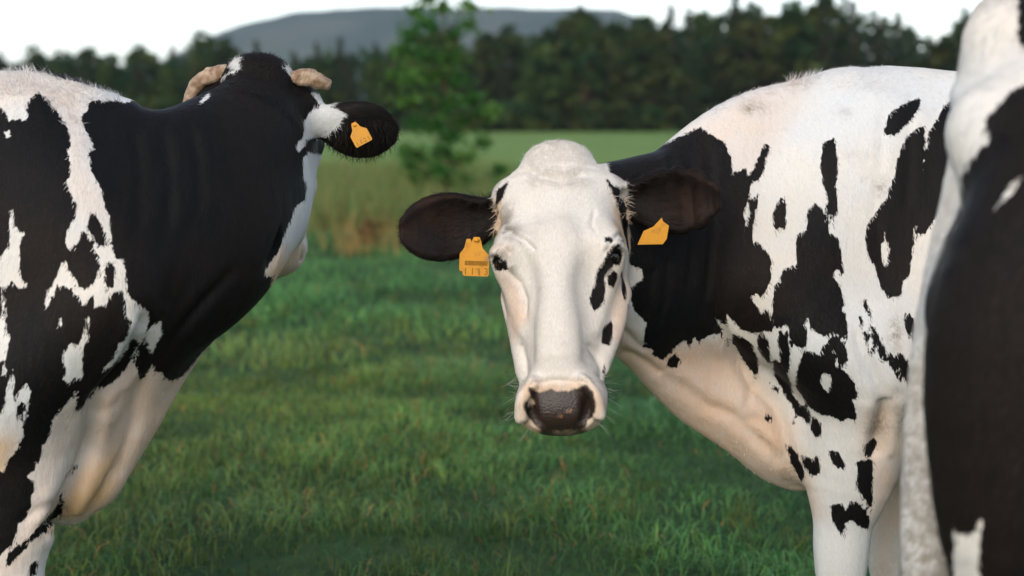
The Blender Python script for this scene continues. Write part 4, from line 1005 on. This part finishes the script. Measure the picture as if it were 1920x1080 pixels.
def make_C():
    root = empty('cow', FC.loc, FC.th)
    tag(root, 'out-of-focus hindquarters of a black and white cow at the right edge, dirty tail hanging', 'cow')
    S = build_C()
    V, Q = poly_cow(S, [], .0115, lo=(-1.68, -.5, .03), hi=(.45, .5, 1.55))
    N = vnormals(V, Q)
    att, *_ = coat_C(V, N)
    finish(root, V, Q, att)
    hooves(root, [(.07, .185), (-.03, -.185), (-1.27, -.20), (-1.19, .20)])
    camL = np.array(FC.Ri @ (Vector((0, 0, CAM_Z)) - FC.loc))
    coat_hair(root, V, Q, N, att, None, None, None, None, camL, 45000, 0, 81, .0013)
    # tail switch
    g = np.random.default_rng(77); n = 900
    a = np.array(FC.pt(1731, 760, 2.33)); b = np.array(FC.pt(1742, 1100, 2.30))
    f = g.random(n) ** .7
    P = a + (b - a) * f[:, None] + tang(g.normal(0, 1, (n, 3)), np.repeat(np.array([[0, 0, 1.0]]), n, 0)) * (.023 + .014 * f)[:, None]
    d = np.array([.02, 0, -1.0]) + g.normal(0, .030, (n, 3)); d /= np.linalg.norm(d, axis=1)[:, None]
    v = vnoise(P + g.normal(0, .02, (n, 3)), 26)[:, None]
    col = np.array([[.30, .29, .255]]) * (1 - v) + np.array([[.075, .06, .042]]) * v
    strands('tail_switch', P, d, tang(g.normal(0, 1, (n, 3)), d), .16, .004, col, root, .02, 78, .05)
    return root

N_HAIR_BODY, N_HAIR_HEAD = 110000, 80000
make_A(); make_B(); make_C()

# ------------------------------------------------------------------ ground
def height(x, y):
    P = np.stack([np.asarray(x, float).ravel(), np.asarray(y, float).ravel(), np.zeros(np.size(x))], 1)
    near = sstep(P[:, 1], 4.2, 7.0) * (1 - sstep(P[:, 1], 60, 140))
    h = near * ((vnoise(P, .55) - .5) * .13 + (vnoise(P + 5, 1.7) - .5) * .07)
    return h.reshape(np.shape(x))

def ground_material():
    t = NT('pasture'); c = t.coord()
    n1 = t.noise(c, .12, 4.0); n2 = t.noise(c, 1.3, 5.0, .65); n3 = t.noise(c, 14, 4.0, .7)
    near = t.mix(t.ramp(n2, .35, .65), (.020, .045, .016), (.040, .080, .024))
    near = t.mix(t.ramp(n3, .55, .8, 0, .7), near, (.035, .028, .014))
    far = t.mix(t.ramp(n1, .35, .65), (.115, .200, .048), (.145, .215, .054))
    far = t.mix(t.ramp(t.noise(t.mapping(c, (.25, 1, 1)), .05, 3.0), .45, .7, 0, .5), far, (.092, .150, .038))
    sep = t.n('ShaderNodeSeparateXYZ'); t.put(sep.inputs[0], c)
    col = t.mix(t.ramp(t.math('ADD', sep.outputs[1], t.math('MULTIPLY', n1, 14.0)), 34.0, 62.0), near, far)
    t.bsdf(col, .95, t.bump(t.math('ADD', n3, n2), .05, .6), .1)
    return t.m
xs = np.concatenate([-np.geomspace(4000, 8, 26), np.linspace(-7, 7, 57), np.geomspace(8, 4000, 26)])
ys = np.concatenate([np.linspace(-60, 1, 12), np.linspace(1.5, 26, 99), np.geomspace(27, 6000, 50)])
GX, GY = np.meshgrid(xs, ys, indexing='ij')
GV = np.stack([GX.ravel(), GY.ravel(), height(GX, GY).ravel()], 1)
ii = np.arange(len(xs) * len(ys)).reshape(len(xs), len(ys))
GF = np.stack([ii[:-1, :-1].ravel(), ii[1:, :-1].ravel(), ii[1:, 1:].ravel(), ii[:-1, 1:].ravel()], 1)
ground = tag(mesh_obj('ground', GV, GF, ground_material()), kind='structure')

# ------------------------------------------------------------------ grass
def grass_material():
    t = NT('grass_blade')
    g = t.n('ShaderNodeNewGeometry')
    b = t.bsdf(t.attr('hc', True), .55, None, .25)
    tr = t.n('ShaderNodeBsdfTranslucent'); t.put(tr.inputs['Color'], t.attr('hc', True))
    mx = t.n('ShaderNodeMixShader'); mx.inputs[0].default_value = .35
    t.t.links.new(b.outputs[0], mx.inputs[1]); t.t.links.new(tr.outputs[0], mx.inputs[2])
    t.t.links.new(mx.outputs[0], t.out.inputs['Surface'])
    return t.m
GRASS = grass_material()

def blades(x, y, L, W, col, lean, seed, bays=2):
    """bent tapering blades rooted at (x, y)"""
    g = np.random.default_rng(seed); n = len(x)
    z = height(x, y) - .004
    a = g.uniform(0, 2 * np.pi, n); fw = g.uniform(0, 2 * np.pi, n)
    d = np.stack([np.cos(a), np.sin(a), np.zeros(n)], 1); s = np.stack([np.cos(fw), np.sin(fw), np.zeros(n)], 1)
    R = np.stack([x, y, z], 1)
    up = np.array([0, 0, 1.0])
    m1 = R + up * (L * .45)[:, None] + d * (L * lean * .22)[:, None]
    m2 = R + up * (L * .82 * (1 - .25 * lean))[:, None] + d * (L * lean * .62)[:, None]
    tp = R + up * (L * (1 - .45 * lean))[:, None] + d * (L * lean * 1.05)[:, None]
    w = (W / 2)[:, None]
    if bays == 2:
        V = np.stack([R - s * w, R + s * w, m1 + s * w * .95, m1 - s * w * .95, m2 + s * w * .62, m2 - s * w * .62, tp], 1).reshape(-1, 3); k = 7
        T = np.array([[0, 1, 2], [0, 2, 3], [3, 2, 4], [3, 4, 5], [5, 4, 6]])
    else:
        V = np.stack([R - s * w, R + s * w, m1 + s * w * .9, m1 - s * w * .9, tp], 1).reshape(-1, 3); k = 5
        T = np.array([[0, 1, 2], [0, 2, 3], [3, 2, 4]])
    F = (np.arange(n)[:, None, None] * k + T[None]).reshape(-1, 3)
    return V, F, np.repeat(col, k, 0)

def grass_zone(y0, y1, dens, L0, W0, seed, bays, far=0.0):
    g = np.random.default_rng(seed)
    n = int(dens * (.33 * (y1 * y1 - y0 * y0) + 2.4 * (y1 - y0)))
    y = np.sqrt(g.uniform(y0 * y0, y1 * y1, n)); x = g.uniform(-1, 1, n) * (.33 * y + 1.2)
    P = np.stack([x, y, 0 * x], 1)
    c1 = vnoise(P + 4.6, .9); c2 = vnoise(P + 7, 3.2); c3 = vnoise(P + 12, .28)
    # tufts: drop blades in bare-ish spots, lengthen in clumps
    keep = g.random(n) < .25 + 1.0 * c2
    x, y, P, c1, c2, c3 = x[keep], y[keep], P[keep], c1[keep], c2[keep], c3[keep]; n = len(x)
    c4 = vnoise(P + 21, 1.9)
    L = L0 * (.30 + 2.6 * c2 * c1 * c4 * 1.6 + .4 * g.random(n))
    tall = g.random(n) < .02
    L = np.where(tall, L * 1.8, L)
    W = W0 * g.uniform(.6, 1.3, n) * np.where(tall, .6, 1)
    base = np.array([.018, .080, .027]); lite = np.array([.080, .172, .046]); blue = np.array([.046, .112, .058]); yel = np.array([.160, .172, .028]); dead = np.array([.26, .13, .045])
    v = g.random((n, 1))
    col = base * (1 - v) + lite * v
    m = (c1[:, None] * .8 + g.random((n, 1)) * .3)
    col = col * (1 - .6 * sstep(m, .5, .9)) + blue * (.6 * sstep(m, .5, .9))
    yy = sstep(c3 + .25 * (g.random(n) - .5), .58, .85)[:, None] * .60
    col = col * (1 - yy) + yel * yy
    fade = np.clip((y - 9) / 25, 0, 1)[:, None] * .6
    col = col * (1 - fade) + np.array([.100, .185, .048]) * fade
    dd = (g.random(n) < .007 + .035 * (c3 > .62)) [:, None]
    col = np.where(dd, dead * g.uniform(.5, 1.2, (n, 1)), col) * g.uniform(.55, 1.5, (n, 1))
    col = col * (.58 + 1.05 * sstep(.55 * c2 + .45 * c4, .2, .75)[:, None]) * (.95 + .45 * vnoise(P + 33.3, .6)[:, None])  # clumps lighter, hollows between them darker: shade put into the blade colour
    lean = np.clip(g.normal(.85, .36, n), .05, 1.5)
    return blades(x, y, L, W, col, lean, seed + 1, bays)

def tussocks(n, y0, y1, seed):
    g = np.random.default_rng(seed); out = []
    y = np.sqrt(g.uniform(y0 * y0, y1 * y1, n)); x = g.uniform(-1, 1, n) * (.33 * y + .8)
    k = 26
    X = np.repeat(x, k) + g.normal(0, .035, n * k); Y = np.repeat(y, k) + g.normal(0, .035, n * k)
    tone = np.repeat(g.random((n, 1)), k, 0)
    col = np.array([.055, .138, .042]) * (1 - tone) + np.array([.150, .175, .040]) * tone
    col = col * g.uniform(.6, 1.35, (n * k, 1))
    return blades(X, Y, np.repeat(g.uniform(.05, .11, n), k) * g.uniform(.6, 1.4, n * k), g.uniform(.003, .006, n * k), col, np.clip(g.normal(.6, .3, n * k), .05, 1.2), seed + 1, 2)

def join(parts):
    Vs, Fs, Cs, n = [], [], [], 0
    for V, F, C in parts:
        Vs.append(V); Fs.append(F + n); Cs.append(C); n += len(V)
    return np.vstack(Vs), np.vstack(Fs), np.vstack(Cs)
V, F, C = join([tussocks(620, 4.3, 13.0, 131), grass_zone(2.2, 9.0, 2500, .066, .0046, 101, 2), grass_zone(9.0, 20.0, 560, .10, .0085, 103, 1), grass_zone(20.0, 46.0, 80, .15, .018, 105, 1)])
tag(mesh_obj('grass', V, F, GRASS, None, False, dict(hc=C)), 'short uneven green pasture grass with a few yellowed blades', 'grass', kind='stuff')

# rough strip of taller seeding grass in the middle distance
def rough_strip():
    g = np.random.default_rng(120); parts = []
    n = 9000
    y = g.uniform(19, 44, n)
    x = (g.normal(0, 1, n) * .045 - .085) * y
    k = vnoise(np.stack([x, y, 0 * x], 1), .35) > .36
    x, y = x[k], y[k]; n = len(x)
    L = g.uniform(.25, .75, n); W = g.uniform(.010, .022, n)
    mix = g.random((n, 1))
    col = np.array([.19, .21, .060]) * mix + np.array([.095, .165, .042]) * (1 - mix)
    tan = (g.random(n) < .12)[:, None]
    col = np.where(tan, np.array([.30, .20, .085]) * g.uniform(.6, 1.1, (n, 1)), col)
    parts.append(blades(x, y, L, W, col, np.clip(g.normal(.3, .2, n), 0, .9), 121, 1))
    n = 1000                                                     # tan and rusty stems among them
    y = g.uniform(16.5, 27, n); x = (g.normal(0, 1, n) * .020 - .082) * y
    mix = g.random((n, 1))
    col = np.array([.30, .15, .045]) * mix + np.array([.26, .22, .07]) * (1 - mix)
    parts.append(blades(x, y, g.uniform(.14, .42, n), g.uniform(.008, .016, n), col, np.clip(g.normal(.3, .2, n), 0, .9), 123, 1))
    return join(parts)
V, F, C = rough_strip()
tag(mesh_obj('rough_grass', V, F, GRASS, None, False, dict(hc=C)), 'taller yellowing seeding grass in a rough strip around the sapling', 'tall grass', kind='stuff')

# ------------------------------------------------------------------ plants and trees
BARK = plain('bark', (.085, .050, .032), .9, .15, .45, 6, .02)
def leaf_material(name, a, b, trans=.3):
    t = NT(name)
    info = t.n('ShaderNodeObjectInfo')
    col = t.mix(t.attr('lv'), a, b)
    hs = t.n('ShaderNodeHueSaturation'); t.put(hs.inputs['Color'], col)
    t.put(hs.inputs['Hue'], t.math('MULTIPLY_ADD', info.outputs['Random'], .05, .475))
    t.put(hs.inputs['Value'], t.math('MULTIPLY_ADD', info.outputs['Random'], .5, .75))
    bs = t.bsdf(hs.outputs[0], .6, None, .25)
    tr = t.n('ShaderNodeBsdfTranslucent'); t.put(tr.inputs['Color'], hs.outputs[0])
    mx = t.n('ShaderNodeMixShader'); mx.inputs[0].default_value = trans
    t.t.links.new(bs.outputs[0], mx.inputs[1]); t.t.links.new(tr.outputs[0], mx.inputs[2]); t.t.links.new(mx.outputs[0], t.out.inputs['Surface'])
    return t.m

def tube(path, radii, n=7):
    path = np.asarray(path, float); V, F = [], []
    for i, (p, r) in enumerate(zip(path, radii)):
        d = nrm(path[min(i + 1, len(path) - 1)] - path[max(i - 1, 0)])
        a = np.cross(d, (0.3, .9, .1)); a = nrm(a); b = np.cross(d, a)
        for j in range(n):
            q = 2 * math.pi * j / n
            V.append(p + r * (math.cos(q) * a + math.sin(q) * b))
    for i in range(len(path) - 1):
        for j in range(n): F.append((i * n + j, i * n + (j + 1) % n, (i + 1) * n + (j + 1) % n, (i + 1) * n + j))
    return V, F

def merge(parts):
    V, F = [], []
    for v, f in parts:
        F += [tuple(i + len(V) for i in q) for q in f]; V += list(v)
    return V, F

def leaf_cards(P, size, g, flat=.5, droop=0.0):
    """bent leaf quads, one per point, loosely facing up and outwards"""
    n = len(P)
    nn = g.normal(0, 1, (n, 3)); nn[:, 2] = np.abs(nn[:, 2]) + flat; nn /= np.linalg.norm(nn, axis=1)[:, None]
    a = tang(g.normal(0, 1, (n, 3)) + np.array([0, 0, -droop]), nn); b = np.cross(nn, a)
    s = (size * g.uniform(.6, 1.3, n))[:, None]
    V = np.stack([P - a * s, P + b * s * .55 - nn * s * .1, P + a * s * 1.1 - nn * s * .15, P - b * s * .55 - nn * s * .1], 1).reshape(-1, 3)
    F = np.arange(n * 4).reshape(n, 4)
    return V, F

def broadleaf(hgt, rad, g, nclump=55, nleaf=26, base=.18, size=.26):
    """trunk with limbs, crown of leaf clumps spread through an uneven volume"""
    limbs = []
    tr = [(0, 0, -.2)]
    for i in range(1, 6): tr.append((g.normal(0, .04) * hgt * .3, g.normal(0, .04) * hgt * .3, hgt * .86 * i / 5))
    limbs.append(tube(catmull(tr, 12), np.linspace(hgt * .022, hgt * .004, 13)))
    P, C = [], []
    for i in range(nclump):
        f = g.uniform(base, 1.0)
        prof = math.sin(math.pi * min(1, (f - base * .6) / (1.03 - base * .6)) ** .8) ** .7
        a = g.uniform(0, 2 * math.pi); r = rad * prof * math.sqrt(g.uniform(.12, 1.0)) * g.uniform(.75, 1.15)
        c = np.array([r * math.cos(a), r * math.sin(a), hgt * f + g.normal(0, .03) * hgt])
        zt = max(.1 * hgt, c[2] - r * .7)
        k = min(zt / (hgt * .86), 1) * 5
        j = min(int(k), 4); t0 = np.array(tr[j]) + (np.array(tr[j + 1]) - np.array(tr[j])) * (k - j)
        if i % 2 == 0: limbs.append(tube(catmull([t0, (t0 + c) / 2 + (0, 0, -.04 * hgt), c], 5), np.linspace(hgt * .007, hgt * .0015, 6), 5))
        cr = rad * g.uniform(.16, .34)
        p = g.normal(0, 1, (nleaf, 3)); p /= np.linalg.norm(p, axis=1)[:, None]; p *= (g.random((nleaf, 1)) ** .4) * cr; p[:, 2] *= .7
        P.append(c + p); C.append(np.full(nleaf, g.uniform(0, 1)))
    P = np.vstack(P); C = np.concatenate(C)
    V, F = leaf_cards(P, size, g)
    return merge(limbs), (V, F, np.repeat(np.clip(C + g.normal(0, .15, len(C)), 0, 1), 4))

def conifer(hgt, rad, g, tiers=22, size=.30):
    limbs = [tube([(0, 0, -.2), (0, 0, hgt * .5), (0, 0, hgt * .98)], [hgt * .02, hgt * .012, hgt * .002])]
    P, C = [], []
    for i in range(tiers):
        f = .10 + .90 * i / tiers
        for k in range(max(4, int(11 * (1 - f) + 4))):
            a = g.uniform(0, 2 * math.pi); r = rad * (1 - f) ** .75 * g.uniform(.7, 1.15) + .08
            tip = np.array([r * math.cos(a), r * math.sin(a), hgt * f - r * .22])
            b0 = np.array([0, 0, hgt * f])
            if k % 3 == 0: limbs.append(tube([b0, (b0 + tip) / 2 + (0, 0, .05), tip], [.05, .03, .01], 4))
            m = max(4, int(9 * r / rad) + 3)
            t = g.uniform(.15, 1.05, m)[:, None]
            P.append(b0 + (tip - b0) * t + g.normal(0, .16, (m, 3))); C.append(np.full(m, g.uniform(0, 1)))
    P = np.vstack(P); C = np.concatenate(C)
    V, F = leaf_cards(P, size, g, .4, .8)
    return merge(limbs), (V, F, np.repeat(np.clip(C + g.normal(0, .15, len(C)), 0, 1), 4))

def plant_tree(name, label, cat, spec, mat, loc, rz=0.0, sc=1.0, group=None, crown='crown', proto=None):
    root = empty(name, loc, rz); root.scale = (sc, sc, sc)
    tag(root, label, cat, group)
    if proto:
        for ch in proto.children:
            c = ch.copy(); COL.objects.link(c); c.parent = root
        return root
    (tv, tf), (lv, lf, lc) = spec
    mesh_obj('trunk', tv, tf, BARK, root)
    mesh_obj(crown, lv, lf, mat, root, False, dict(lv=lc))
    return root

LEAF_WOOD = leaf_material('leaf_wood', (.016, .048, .012), (.070, .084, .016))
LEAF_PINE = leaf_material('leaf_pine', (.011, .032, .011), (.036, .052, .014))
LEAF_SAP = leaf_material('leaf_sapling', (.034, .110, .022), (.110, .195, .036), .4)

# sapling in the rough strip
def sapling():
    g = np.random.default_rng(301)
    B0 = at(838, 402, 25.5); hgt = 3.35
    limbs = [tube(catmull([(0, 0, -.1), (.03, 0, 1.0), (-.02, .02, 2.1), (.0, 0, 3.2)], 12), np.linspace(.035, .006, 13))]
    P, C = [], []
    clumps = []
    # clump centres read off the photograph: (px, py, radius m)
    for px, py, r in [(800, 5, .20), (775, 30, .22), (835, 25, .18), (880, 25, .16), (810, 60, .24), (770, 75, .22), (850, 70, .18), (750, 105, .20), (800, 110, .26), (845, 115, .22), (880, 60, .14), (820, 150, .26), (775, 160, .24),
                      (860, 160, .20), (740, 150, .15), (800, 195, .26), (840, 205, .24), (765, 200, .20), (885, 195, .17), (870, 235, .18), (815, 245, .24), (845, 265, .22), (780, 240, .18), (900, 225, .13), (925, 215, .12), (830, 290, .20),
                      (905, 275, .15), (785, 300, .24), (830, 330, .20), (800, 345, .18), (850, 350, .16), (765, 320, .16), (810, 325, .17), (850, 310, .16), (880, 300, .13), (775, 345, .13), (935, 330, .14), (870, 345, .14), (830, 350, .13), (760, 295, .12)]:
        c = np.array(at(px, py, 25.5) - B0); c[1] += g.normal(0, .32)
        clumps.append(c)
        n = int(85 + 290 * r)
        p = g.normal(0, 1, (n, 3)); p /= np.linalg.norm(p, axis=1)[:, None]; p *= np.abs(g.normal(0, .62, (n, 1))) * r * 1.25; p[:, 2] *= .8
        P.append(c + p); C.append(np.full(n, g.uniform(0, 1)))
        z = max(.35, c[2] - .45 * abs(c[0]) - .15); t0 = np.array([0, 0, min(z, 3.0)])
        limbs.append(tube(catmull([t0, (t0 + c) / 2 + (0, 0, -.05), c], 6), np.linspace(.014, .004, 7), 5))
    P = np.vstack(P); C = np.concatenate(C)
    V, F = leaf_cards(P, .056, g)
    lc = np.repeat(np.clip(C + g.normal(0, .18, len(C)), 0, 1), 4)
    plant_tree('young_tree', 'slender young leafy tree standing alone in the field behind the cows', 'tree', (merge(limbs), (V, F, lc)), LEAF_SAP, (B0.x, B0.y, 0))
sapling()

# rusty dock plants and a low bush beside the rough strip
def dock(px, py, Y, h, n, seed, label, cols, name='dock_plant', cat='plant'):
    g = np.random.default_rng(seed); b = at(px, py, Y)
    root = empty(name, (b.x, b.y, 0)); tag(root, label, cat)
    st, P = [], []
    for i in range(n):
        a = g.uniform(0, 2 * math.pi); tip = np.array([math.cos(a) * h * .28, math.sin(a) * h * .28, h * g.uniform(.6, 1.05)])
        st.append(tube(catmull([(g.normal(0, .04), g.normal(0, .04), -.02), tip * .5 + (0, 0, .03), tip], 5), np.linspace(.008, .003, 6), 5))
        m = 34; t = g.uniform(.15, 1.0, m)[:, None]
        P.append(tip * t + g.normal(0, .035, (m, 3)))
    v, f = merge(st); mesh_obj('stem', v, f, BARK, root)
    V, F = leaf_cards(np.vstack(P), .040, g, .2)
    mesh_obj('leaves', V, F, leaf_material('leaf_' + name + str(seed), *cols), root, False, dict(lv=np.repeat(g.random(len(F)), 4)))
dock(690, 470, 17.6, .30, 6, 311, 'small rust-brown dock plant left of the sapling', ((.20, .10, .03), (.12, .13, .035)))
dock(775, 452, 19.0, .30, 9, 313, 'dark green weed clump below the sapling', ((.045, .070, .022), (.08, .11, .03)), 'weed_clump')

# wood edge across the field
def wood():
    g = np.random.default_rng(401)
    protos = {}
    specs = [('broadleaf_tree', broadleaf(11.0, 3.3, g, 70, 30, .06, .50), LEAF_WOOD), ('broadleaf_tree', broadleaf(12.0, 2.7, g, 66, 30, .06, .48), LEAF_WOOD), ('broadleaf_tree', broadleaf(10.0, 3.6, g, 74, 30, .08, .52), LEAF_WOOD),
             ('conifer_tree', conifer(13.5, 2.9, g), LEAF_PINE), ('conifer_tree', conifer(14.0, 2.4, g, 26), LEAF_PINE)]
    # heights wanted along the edge: photo x -> top y
    tops = ([-700, 0, 40, 90, 135, 180, 215, 290, 390, 480, 600, 760, 900, 1000, 1060, 1120, 1180, 1250, 1330, 1400, 1480, 1560, 1640, 1700, 1740, 1800, 1920, 2600],
            [60, 78, 90, 80, 66, 66, 95, 82, 64, 85, 72, 58, 50, 34, 18, 20, 34, 14, -8, -16, -16, -16, -4, 30, 46, -8, -28, -28])
    lab = {'b': 'blurred dark broadleaf tree in the wood edge across the field', 'c': 'blurred pointed conifer rising from the wood edge across the field'}
    grp = {'b': 'broadleaf trees of the far wood edge', 'c': 'conifers of the far wood edge'}
    for row, (Y0, step, n0) in enumerate(((196.0, 62, 0), (206.0, 54, 31))):
        px = -520 + n0
        while px < 2450:
            Y = Y0 + g.uniform(-3, 3)
            top = np.interp(px, *tops) + g.uniform(-16, 22) + (0 if row else 20)
            want = at(px, top, Y).z
            con = g.random() < (.34 if px < 900 else .40 if px < 1200 else .55) + (.1 if row else -.08)
            k = int(g.integers(3, 5)) if con else int(g.integers(0, 3))
            nm, spec, mat = specs[k]
            hgt = spec[1][0][:, 2].max()
            p = at(px, 245, Y)
            typ = 'c' if con else 'b'
            r = plant_tree(nm, lab[typ], 'tree', spec, mat, (p.x, Y, 0), g.uniform(0, 6.28), want / hgt, grp[typ], proto=protos.get(k))
            protos.setdefault(k, r)
            px += step * g.uniform(.75, 1.25)
    # the depth of the wood behind: one mass nobody could count
    n = 9000
    x = g.uniform(-115, 115, n); y = g.uniform(212, 232, n)
    pxx = x / y * FPX + 960
    topz = CAM_Z + (225 - np.interp(pxx, *tops) - 30) / FPX * y
    z = topz * g.random(n) ** .8 * (0.9 + .1 * g.random(n))
    V, F = leaf_cards(np.stack([x, y, z], 1), 1.1, g)
    tag(mesh_obj('woodland', V, F, LEAF_PINE, None, False, dict(lv=np.repeat(g.random(n), 4))), 'dark depth of the wood behind its front trees', 'woodland', kind='stuff')
    # understorey bushes along the edge
    bs = broadleaf(3.0, 2.6, g, 40, 26, .02, .34); pr = None; px = -500
    while px < 2450:
        p = at(px, 245, 192.0)
        pr2 = plant_tree('bush', 'low dark bush at the foot of the wood edge across the field', 'bush', bs, LEAF_WOOD, (p.x, 192 + g.uniform(-1, 1), 0), g.uniform(0, 6.28), g.uniform(.6, 1.25), 'bushes at the foot of the far wood', proto=pr)
        pr = pr or pr2
        px += 58 * g.uniform(.7, 1.4)
wood()

# ------------------------------------------------------------------ distant hill
def hill():
    px = [-900, 100, 330, 395, 430, 480, 560, 640, 720, 850, 960, 1040, 1100, 1150, 1175, 1200, 1240, 1300, 1500, 2200]
    py = [150, 145, 125, 88, 68, 50, 32, 23, 20, 18, 12, 18, 20, 26, 36, 48, 68, 90, 110, 120]
    Y0 = 2600.0
    xs_ = np.linspace(-1900, 1500, 150); ys_ = np.linspace(-900, 1200, 40)
    X, Yv = np.meshgrid(xs_, ys_, indexing='ij')
    ridge = CAM_Z + (225 - np.interp(X / Y0 * FPX + 960, px, py)) / FPX * Y0
    prof = np.where(Yv < 0, sstep(Yv, -900, 0), 1 - .5 * sstep(Yv, 0, 1200))
    P = np.stack([X.ravel(), Yv.ravel(), 0 * X.ravel()], 1)
    Z = ridge * prof + ((vnoise(P, .006) - .5) * 14 + (vnoise(P + 50, .03) - .5) * 5).reshape(X.shape) * prof - 2
    V = np.stack([X.ravel(), Yv.ravel() + Y0, Z.ravel()], 1)
    k = np.arange(V.shape[0]).reshape(X.shape)
    F = np.stack([k[:-1, :-1].ravel(), k[1:, :-1].ravel(), k[1:, 1:].ravel(), k[:-1, 1:].ravel()], 1)
    t = NT('moor'); c = t.coord()
    col = t.mix(t.ramp(t.noise(c, .008, 5.0, .6), .4, .62), (.026, .046, .032), (.060, .074, .052))
    t.bsdf(col, .95, None, .1)
    tag(mesh_obj('hill', V, F, t.m), kind='structure')
hill()

# ------------------------------------------------------------------ haze
def haze():
    x0, x1, y0, y1, z0, z1 = -4200, 4200, -400, 6200, -6, 190
    V = [(x, y, z) for x in (x0, x1) for y in (y0, y1) for z in (z0, z1)]
    F = [(0, 1, 3, 2), (4, 6, 7, 5), (0, 4, 5, 1), (2, 3, 7, 6), (0, 2, 6, 4), (1, 5, 7, 3)]
    m = bpy.data.materials.new('haze'); m.use_nodes = True; nt = m.node_tree; nt.nodes.clear()
    o = nt.nodes.new('ShaderNodeOutputMaterial'); v = nt.nodes.new('ShaderNodeVolumePrincipled')
    v.inputs['Color'].default_value = (.74, .85, .98, 1); v.inputs['Density'].default_value = HAZE_DENSITY
    v.inputs['Anisotropy'].default_value = .2
    nt.links.new(v.outputs[0], o.inputs['Volume'])
    tag(mesh_obj('haze', V, F, m, None, False), kind='stuff')
HAZE_DENSITY = .00011
haze()
